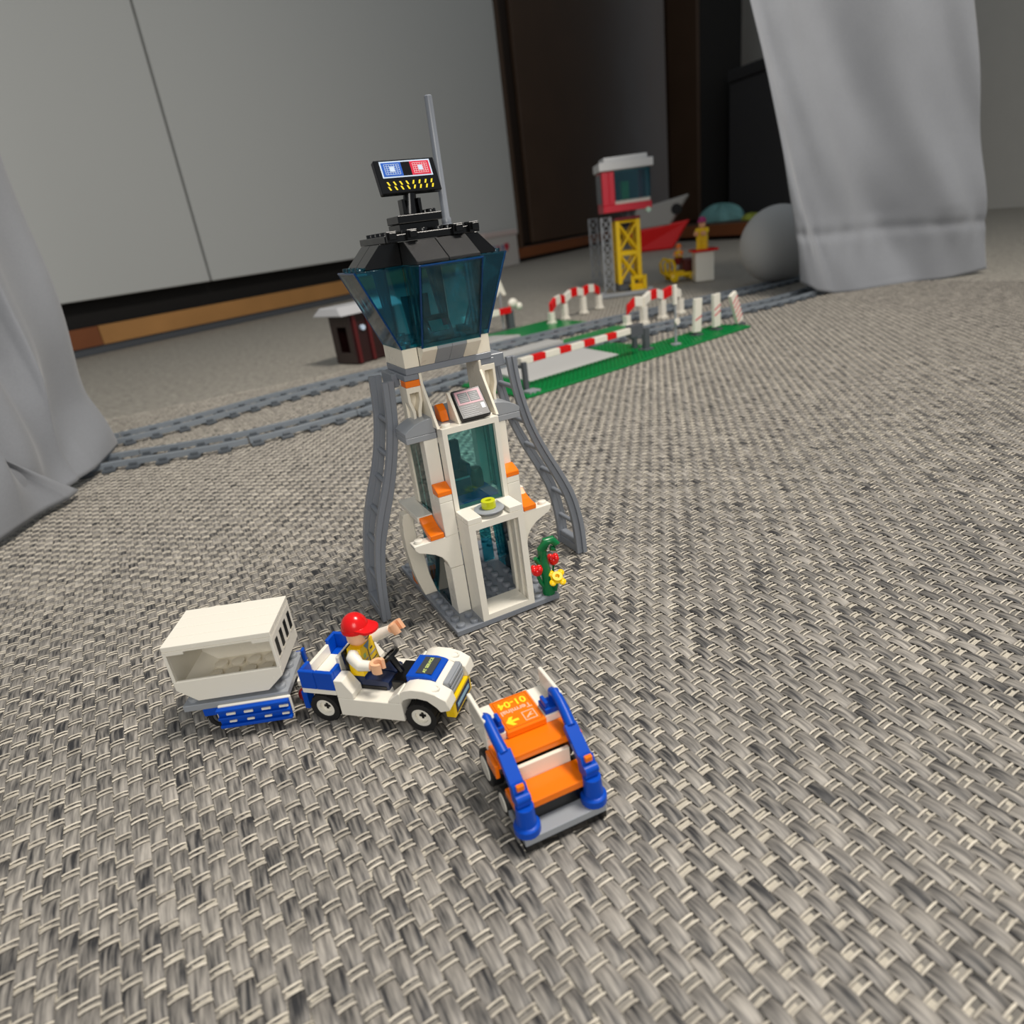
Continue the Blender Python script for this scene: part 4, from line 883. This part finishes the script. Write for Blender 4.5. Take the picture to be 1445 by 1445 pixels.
for xx in (2, 42): b.box(xx-6, xx+6, -78, -66, 0, 48)
b.box(2, 42, -78, -66, 36, 48).box(2, 42, -78, -66, 0, 10).box(-6, 50, -66, -30, 10, 20); b.build('foot_step', YELLOW, Y, 1)
MB().box(-40, 48, -40, 40, 0, 21).build('mast_base', DGREY, Y, 2)
MB().box(-42, 42, -42, 42, 223, 232).build('mast_cap', DRED, Y, 1); MB().lathe([(22,0),(22,18)], (10, 0, 232), n=16).build('turntable', DGREY, Y, smooth=40)
CR = RED
cab = MB().box(-80, 78, -62, 62, 250, 272).box(-80, -58, -62, 62, 272, 372).box(-58, -40, -62, -50, 272, 372).box(60, 78, 50, 62, 272, 372); cab.build('cabin_body', mat('cabin_red', (206,26,50), 0.3), Y, 1.5)
MB().box(-56, 76, -50, 52, 272.5, 284).build('cabin_floor', WHITE, Y, 1)
MB().box(-39, 76, -60, -56, 285, 371).build('cabin_window', TEALD, Y); MB().box(72, 76, -55, 49, 285, 371).build('cabin_window', TEALD, Y)
MB().box(-88, 86, -70, 68, 373, 398).box(-70, 70, -56, 54, 398, 412).build('cabin_roof', mat('pale_roof_grey', (214,214,214), 0.4), Y, 2)
MB().box(-84, -80.5, -40, 44, 280, 366).build('side_window', DGREY, Y, 0.5)
MB().box(-12, 14, -20, 14, 285, 340).build('control_desk', mat('olive_plastic', (150,160,70), 0.4), Y, 2)
MB().tube([(62,-64,246),(62,-84,246)], 8, 12).build('cabin_lamp', mat('lamp_glass', (190,220,200), 0.1), Y, smooth=40)
# grey lattice girders leaning beside the mast
for k, (x0, xt, lab) in enumerate(((862, 852, 'grey lattice girder standing right beside the yellow mast'), (845, 838, 'grey lattice girder standing one step away from the yellow mast'))):
    gb = gp(x0-1-k*1, 413-k*9); o = thing('lattice_girder', lab, 'toy girder', (gb[0], gb[1], 0), -32, 'grey girders'); o.scale = (0.8, 0.8, 0.8)
    for x in (-15, 15): MB().box(x-2.6, x+2.6, -4, 4, 0, 232).build('girder_post', GREY, o, 0.8)
    b = MB(); lattice(b, -15, 15, 0, 6, 230, 2.0, 6); b.build('girder_brace', GREY, o)
gb = gp(884, 417); o = MB().box(-70, 70, -8, 8, 0, 9).box(-66, -54, -8, 8, 9, 14).box(54, 66, -8, 8, 9, 14).build('grey_beam', GREY, None, 1); place(o, gb, -26); tag(o, 'long flat grey toy beam lying in front of the yellow mast', 'toy beam')
# white podium and its figure
wb_ = gp(996, 396); PD = thing('podium', 'white toy podium with a thin red top plate behind the tracks', 'toy podium', (wb_[0], wb_[1]+10, 0), -30)
MB().box(-24, 24, -24, 24, 0, 74).build('podium_block', WHITE, PD, 2); MB().box(-32, 34, -30, 30, 74.1, 80).build('podium_top', RED, PD, 1)
MAG = mat('magenta_plastic', (170, 40, 110), 0.3)
figure('podium_figure', 'yellow toy figure in a magenta cap standing on the white podium', (wb_[0]-2, wb_[1]+10, 80.2), -150, MAG, YELLOW, YELLOW, YELLOW, seated=False, printed=False, s=1.75, armL=(10,6,22), armR=(10,-6,22))
ct = gp(962, 396); CA = thing('yellow_cart', 'small yellow toy cart with a brown seat beside the white podium', 'toy cart', (ct[0], ct[1]+12, 0), -25)
MB().box(-30, 44, -26, 26, 12, 22).box(-30, 10, -26, 26, 22, 27).build('cart_bed', YELLOW, CA, 2); MB().box(6, 42, -22, 22, 22.1, 56).build('cart_seat', mat('maroon_plastic', (84, 22, 18), 0.35), CA, 4)
b = MB(); b.tube([(-30,-24,16),(-42,-24,26),(-44,-24,48),(-36,-24,60),(-22,-24,56),(-16,-24,40),(-20,-24,24)], 4, 8).tube([(-30,24,16),(-42,24,26),(-44,24,48),(-36,24,60),(-22,24,56),(-16,24,40),(-20,24,24)], 4, 8); b.build('cart_hoop', YELLOW, CA, smooth=45)
for x in (-20, 32):
    for y in (-30, 30): MB().lathe([(9,0),(11,1),(11,6),(9,7)], (x, y-3.5, 11), 'y', 16).build('cart_wheel', YELLOW, CA, smooth=40)
figure('cart_figure', 'small orange-yellow toy figure riding the yellow cart', (ct[0]+10, ct[1]+22, 40), -150, ORANGE, YELLOW, ORANGE, DRED, seated=True, printed=False, s=1.25, armL=(10,6,22), armR=(10,-6,22))
# red-brown toy hut with grey roof, left of the crossing
hn_ = gp(506, 514); HT = thing('toy_hut', 'dark red toy hut with a pale grey roof behind the tower', 'toy hut', (hn_[0], hn_[1], 0), 24)
HM = mat('hut_brown', (44, 18, 18), 0.4); HM2 = mat('hut_grey_brown', (58, 46, 42), 0.45)  # gable walls get a greyer brown than the long walls
b = MB()
b.box(0, 3.5, 3.5, 58, 0.5, 20).box(0, 3.5, 3.5, 16, 20, 88).box(0, 3.5, 44, 58, 20, 88).box(0, 3.5, 16, 44, 66, 88); b.build('gable_wall', HM2, HT, 0.6)
MB().box(0, 110, 0, 3.4, 0.5, 88).build('front_wall', HM, HT, 0.8); MB().box(0, 110, 58.1, 61.5, 0.5, 88).build('rear_wall', HM, HT, 0.8); MB().box(106.5, 110, 3.5, 58, .5, 88).build('gable_wall', HM2, HT, 0.6)
for x in (4, 36, 70): MB().box(x, x+7, -4, -.1, 0.5, 87).build('pilaster', mat('hut_pilaster_red', (88, 20, 22), 0.4), HT, 0.8)
MB().tube([(24,-5,62),(24,-.2,62)], 5, 12).build('wall_lamp', PRLITE, HT, smooth=40)
MB().hexa([(-26,-14,88.2),(124,-14,88.2),(124,74,88.2),(-26,74,88.2)], [(-18,4,103),(120,4,103),(120,58,103),(-18,58,103)]).build('hut_roof', mat('roof_pale_grey', (186,186,188), 0.4), HT, 2)
# ball
bc_ = gp(1112, 404); BL = MB().ball((0,0,84), 84, 84, 84, 40, 24).build('play_ball', mat('matte_white_ball', (196,196,194), 0.55), None, smooth=60); place(BL, (bc_[0]+46, bc_[1]+74, 0)); tag(BL, 'plain white play ball lying on the carpet beside the grey curtain', 'ball')
# toy boat on the floor before the platform
bo = gp(930, 352); BO = thing('toy_boat', 'red hulled toy boat with pale grey top in front of the wooden platform', 'toy boat', (bo[0]-10, bo[1]-10, 0), -45)
MB().hexa([(-110,-45,0),(70,-45,0),(70,45,0),(-110,45,0)], [(-130,-60,95),(150,-30,120),(150,30,120),(-130,60,95)]).build('hull', RED, BO, 8, seg=2)
MB().hexa([(-120,-50,96),(60,-45,104),(60,45,104),(-120,50,96)], [(-100,-40,190),(150,-34,230),(150,34,230),(-100,40,190)]).build('deckhouse', mat('boat_grey', (150,148,144), 0.5), BO, 8)
MB().tube([(92,-45,172),(92,-34,172)], 24, 16).build('porthole', BLACK, BO, smooth=40)
# teal cloth heap on the platform
def heap(name, c, rx, ry, h, material, z0, seed):
    r_ = np.random.default_rng(seed); b = MB(); n, m = 28, 10; vs = []; ph = r_.uniform(0, 6.28, 6)
    for j in range(m+1):
        t = j/m
        for i in range(n):
            a = 2*math.pi*i/n; k = 1+.14*math.sin(3*a+ph[0])+.09*math.sin(7*a+ph[1]+4*t); rr = math.cos(t*math.pi/2)
            z = h*(math.sin(t*math.pi/2))*(1+.18*math.sin(5*a+ph[2]))+(3*math.sin(9*a+ph[3]) if j else 0)
            vs.append((rx*k*max(rr,.03)*math.cos(a), ry*k*max(rr,.03)*math.sin(a), max(z, 0)))
    fs = [tuple(range(n))[::-1], tuple(m*n+i for i in range(n))]+[(j*n+i, j*n+(i+1)%n, j*n+n+(i+1)%n, j*n+n+i) for j in range(m) for i in range(n)]
    o = b.add(vs, fs).build(name, material, None, smooth=60); place(o, (c[0], c[1], z0), BANG); return o
hc = gp(1000, 313, 74)
tag(heap('cloth_heap', hc+np.array([50, -30, 0]), 190, 75, 80, mat('teal_cloth', (110,160,160), 0.8, noise=.15, nscale=14), 71.5, 3), 'crumpled teal cloth heaped on the wooden platform', 'cloth')
hc2 = gp(1046, 311, 74); tag(heap('cloth_strip', hc2+np.array([80, 0, 0]), 80, 50, 26, mat('lime_cloth', (150,160,60), 0.8), 71.5, 5), 'small lime green cloth beside the teal heap', 'cloth')
# white box with red mark before the wardrobe end
qb = vp(685, 322, (*A0, 0), (*(A0+ad*1000), 0)); sbx = float(np.dot(qb[:2]-A0, ad))
WB = thing('gift_box', 'pale box with a red heart and thin coloured bands before the wardrobe', 'box', (*(A0+ad*sbx+an_*60), 0), AANG)
MB().box(-150, 150, -30, 30, 0, 150).build('box_body', mat('pale_card', (186,182,178), 0.6), WB, 3); MB().box(-153, 153, -33, 33, 150, 176).build('box_lid', mat('pale_lid', (196,180,176), 0.6), WB, 3)
MB().prism([(40,74),(62,98),(58,116),(46,116),(40,108),(34,116),(22,116),(18,98)], 'y', -32, -30.2).build('heart_print', mat('heart_red', (176,40,60), 0.6), WB)
for x, c in ((-90, (90,100,150)), (-50, (150,80,110)), (-10, (120,120,150))): MB().box(x, x+24, -31, -30.2, 40, 110).build('band_print', mat('band%d' % c[0], c, 0.6), WB)

# ================================================================== CURTAINS
def fabric(name, rgb):
    m = bpy.data.materials.new(name); m.use_nodes = True; nt = m.node_tree; b = nt.nodes['Principled BSDF']; b.inputs['Roughness'].default_value = 0.9; b.inputs['Sheen Weight'].default_value = 0.25
    N = nt.nodes.new; L = nt.links.new; tc = N('ShaderNodeTexCoord'); n1 = N('ShaderNodeTexNoise'); n1.inputs['Scale'].default_value = 9; n1.inputs['Detail'].default_value = 5; L(tc.outputs['Object'], n1.inputs[0])
    n2 = N('ShaderNodeTexNoise'); n2.inputs['Scale'].default_value = 420; L(tc.outputs['Object'], n2.inputs[0])
    mx_ = N('ShaderNodeMix'); mx_.data_type = 'RGBA'; c = lin(rgb); mx_.inputs[6].default_value = (*[v*.8 for v in c], 1); mx_.inputs[7].default_value = (*[min(1, v*1.2) for v in c], 1)
    ad_ = N('ShaderNodeMath'); ad_.operation = 'MULTIPLY_ADD'; ad_.inputs[1].default_value = .4; L(n2.outputs[0], ad_.inputs[0]); ml = N('ShaderNodeMath'); ml.operation = 'MULTIPLY'; ml.inputs[1].default_value = .6; L(n1.outputs[0], ml.inputs[0]); L(ml.outputs[0], ad_.inputs[2])
    L(ad_.outputs[0], mx_.inputs[0]); L(mx_.outputs[2], b.inputs['Base Color'])
    bp = N('ShaderNodeBump'); bp.inputs['Strength'].default_value = .35; bp.inputs['Distance'].default_value = .004; L(n1.outputs[0], bp.inputs['Height']); L(bp.outputs[0], b.inputs['Normal']); return m
FAB = fabric('grey_linen', (142, 145, 151))
def cloth(fn, nu, nv, name, parent, thick=1.6):
    vs = [fn(i/(nu-1), j/(nv-1)) for j in range(nv) for i in range(nu)]
    fs = [(j*nu+i, j*nu+i+1, j*nu+nu+i+1, j*nu+nu+i) for j in range(nv-1) for i in range(nu-1)]
    o = MB().add(vs, fs).build(name, FAB, parent, smooth=80); md = o.modifiers.new('thick', 'SOLIDIFY'); md.thickness = thick*MM; md.offset = 0; return o
# right curtain: photo outline laid on the vertical plane above its floor line
ca = gp(1160, 413, 4); cb_ = gp(1390, 381, 4)
bot = [(1128,398),(1150,410),(1180,414),(1230,410),(1290,401),(1340,391),(1391,379)]
top_ = [(1088,190),(1112,188),(1150,186),(1210,183),(1270,180),(1330,178),(1374,176)]
BW = [vp(x, y, ca, cb_) for x, y in bot]; TW = [vp(x, y, ca, cb_) for x, y in top_]
cn = np.array([-(cb_[1]-ca[1]), cb_[0]-ca[0], 0]); cn /= np.linalg.norm(cn); cn = -cn if cn[1] > 0 else cn
def ipl(P, u):
    k = u*(len(P)-1); i = min(int(k), len(P)-2); return P[i]+(P[i+1]-P[i])*(k-i)
CRT = thing('curtain', 'long grey linen curtain with a deep stitched hem touching the track beside the ball', 'curtain', (ca[0], ca[1], 0), 0, local=False)
HEM = .34
def cright(u, v):
    v2 = v*3.2; p0 = ipl(BW, u); p1 = ipl(TW, u); q = p0+(p1-p0)*v2
    f = 24*math.sin(u*7.5+.6+.5*v2)+13*math.sin(u*17+2*v2)+9*math.sin(v2*6+u*5)*math.exp(-v2*1.2)+4*math.sin(u*34+9*v2)*math.exp(-v2)
    f += -5*math.exp(-((v2-HEM-.05*math.sin(3*u))/.035)**2)+2.2*math.sin(u*70)*math.exp(-((v2-HEM)/.09)**2)
    q = q+cn*f*(.35+.65*min(1, v2*2)); q[2] = max(q[2], 3.2+2*u) if v2 > 0 else q[2]
    return tuple(q)
cloth(cright, 120, 150, 'curtain_panel', CRT)
# left curtain: hangs plumb over its floor line, with a fold
lp = [gp(166,628,10), gp(150,642,10), gp(128,662,10), gp(107,676,10), gp(112,684,8), gp(96,690,8), gp(78,703,8), gp(52,719,8), gp(20,742,8), gp(-30,770,8), gp(-90,800,8)]
lp[4] = lp[3]+(lp[4]-lp[3])*.4
def cleft(u, v):
    q = ipl(lp, u).copy(); z = q[2]+v*v*900+v*500
    sh = 10*math.sin(u*9)*min(1, v*5)+9*math.sin(u*21+v*4)*min(1, v*6)+5*math.sin(v*30+u*8)*math.exp(-v*2)
    lean = 0 if v < .06 else -(v-.06)*26
    return (q[0]+sh*.9-14*min(1, v*9)*math.exp(-u*3)+lean*0, q[1]-sh*.5, z)
CLT = thing('curtain', 'grey linen curtain hanging over the track end near the pale wardrobe', 'curtain', (lp[3][0], lp[3][1], 0), 0, local=False)
cloth(cleft, 110, 120, 'curtain_panel', CLT)
fp = [gp(104,690,6), gp(88,702,6), gp(62,717,6), gp(34,736,6), gp(-20,768,6), gp(-90,802,6)]
def cfold(u, v):
    q = ipl(fp, u).copy(); k = max(0.0, 1-u*1.6); z = q[2]+v*v*900+v*500
    sh = 7*math.sin(u*13+1)*min(1, v*5)+4*math.sin(v*26+u*9)
    d = (fp[-1]-fp[0])[:2]; d = d/np.linalg.norm(d)
    return (q[0]+d[0]*k*150*min(1, v*5)+5+sh*.6, q[1]+d[1]*k*150*min(1, v*5)-9-sh*.4, z)
cloth(cfold, 80, 100, 'curtain_fold', CLT)
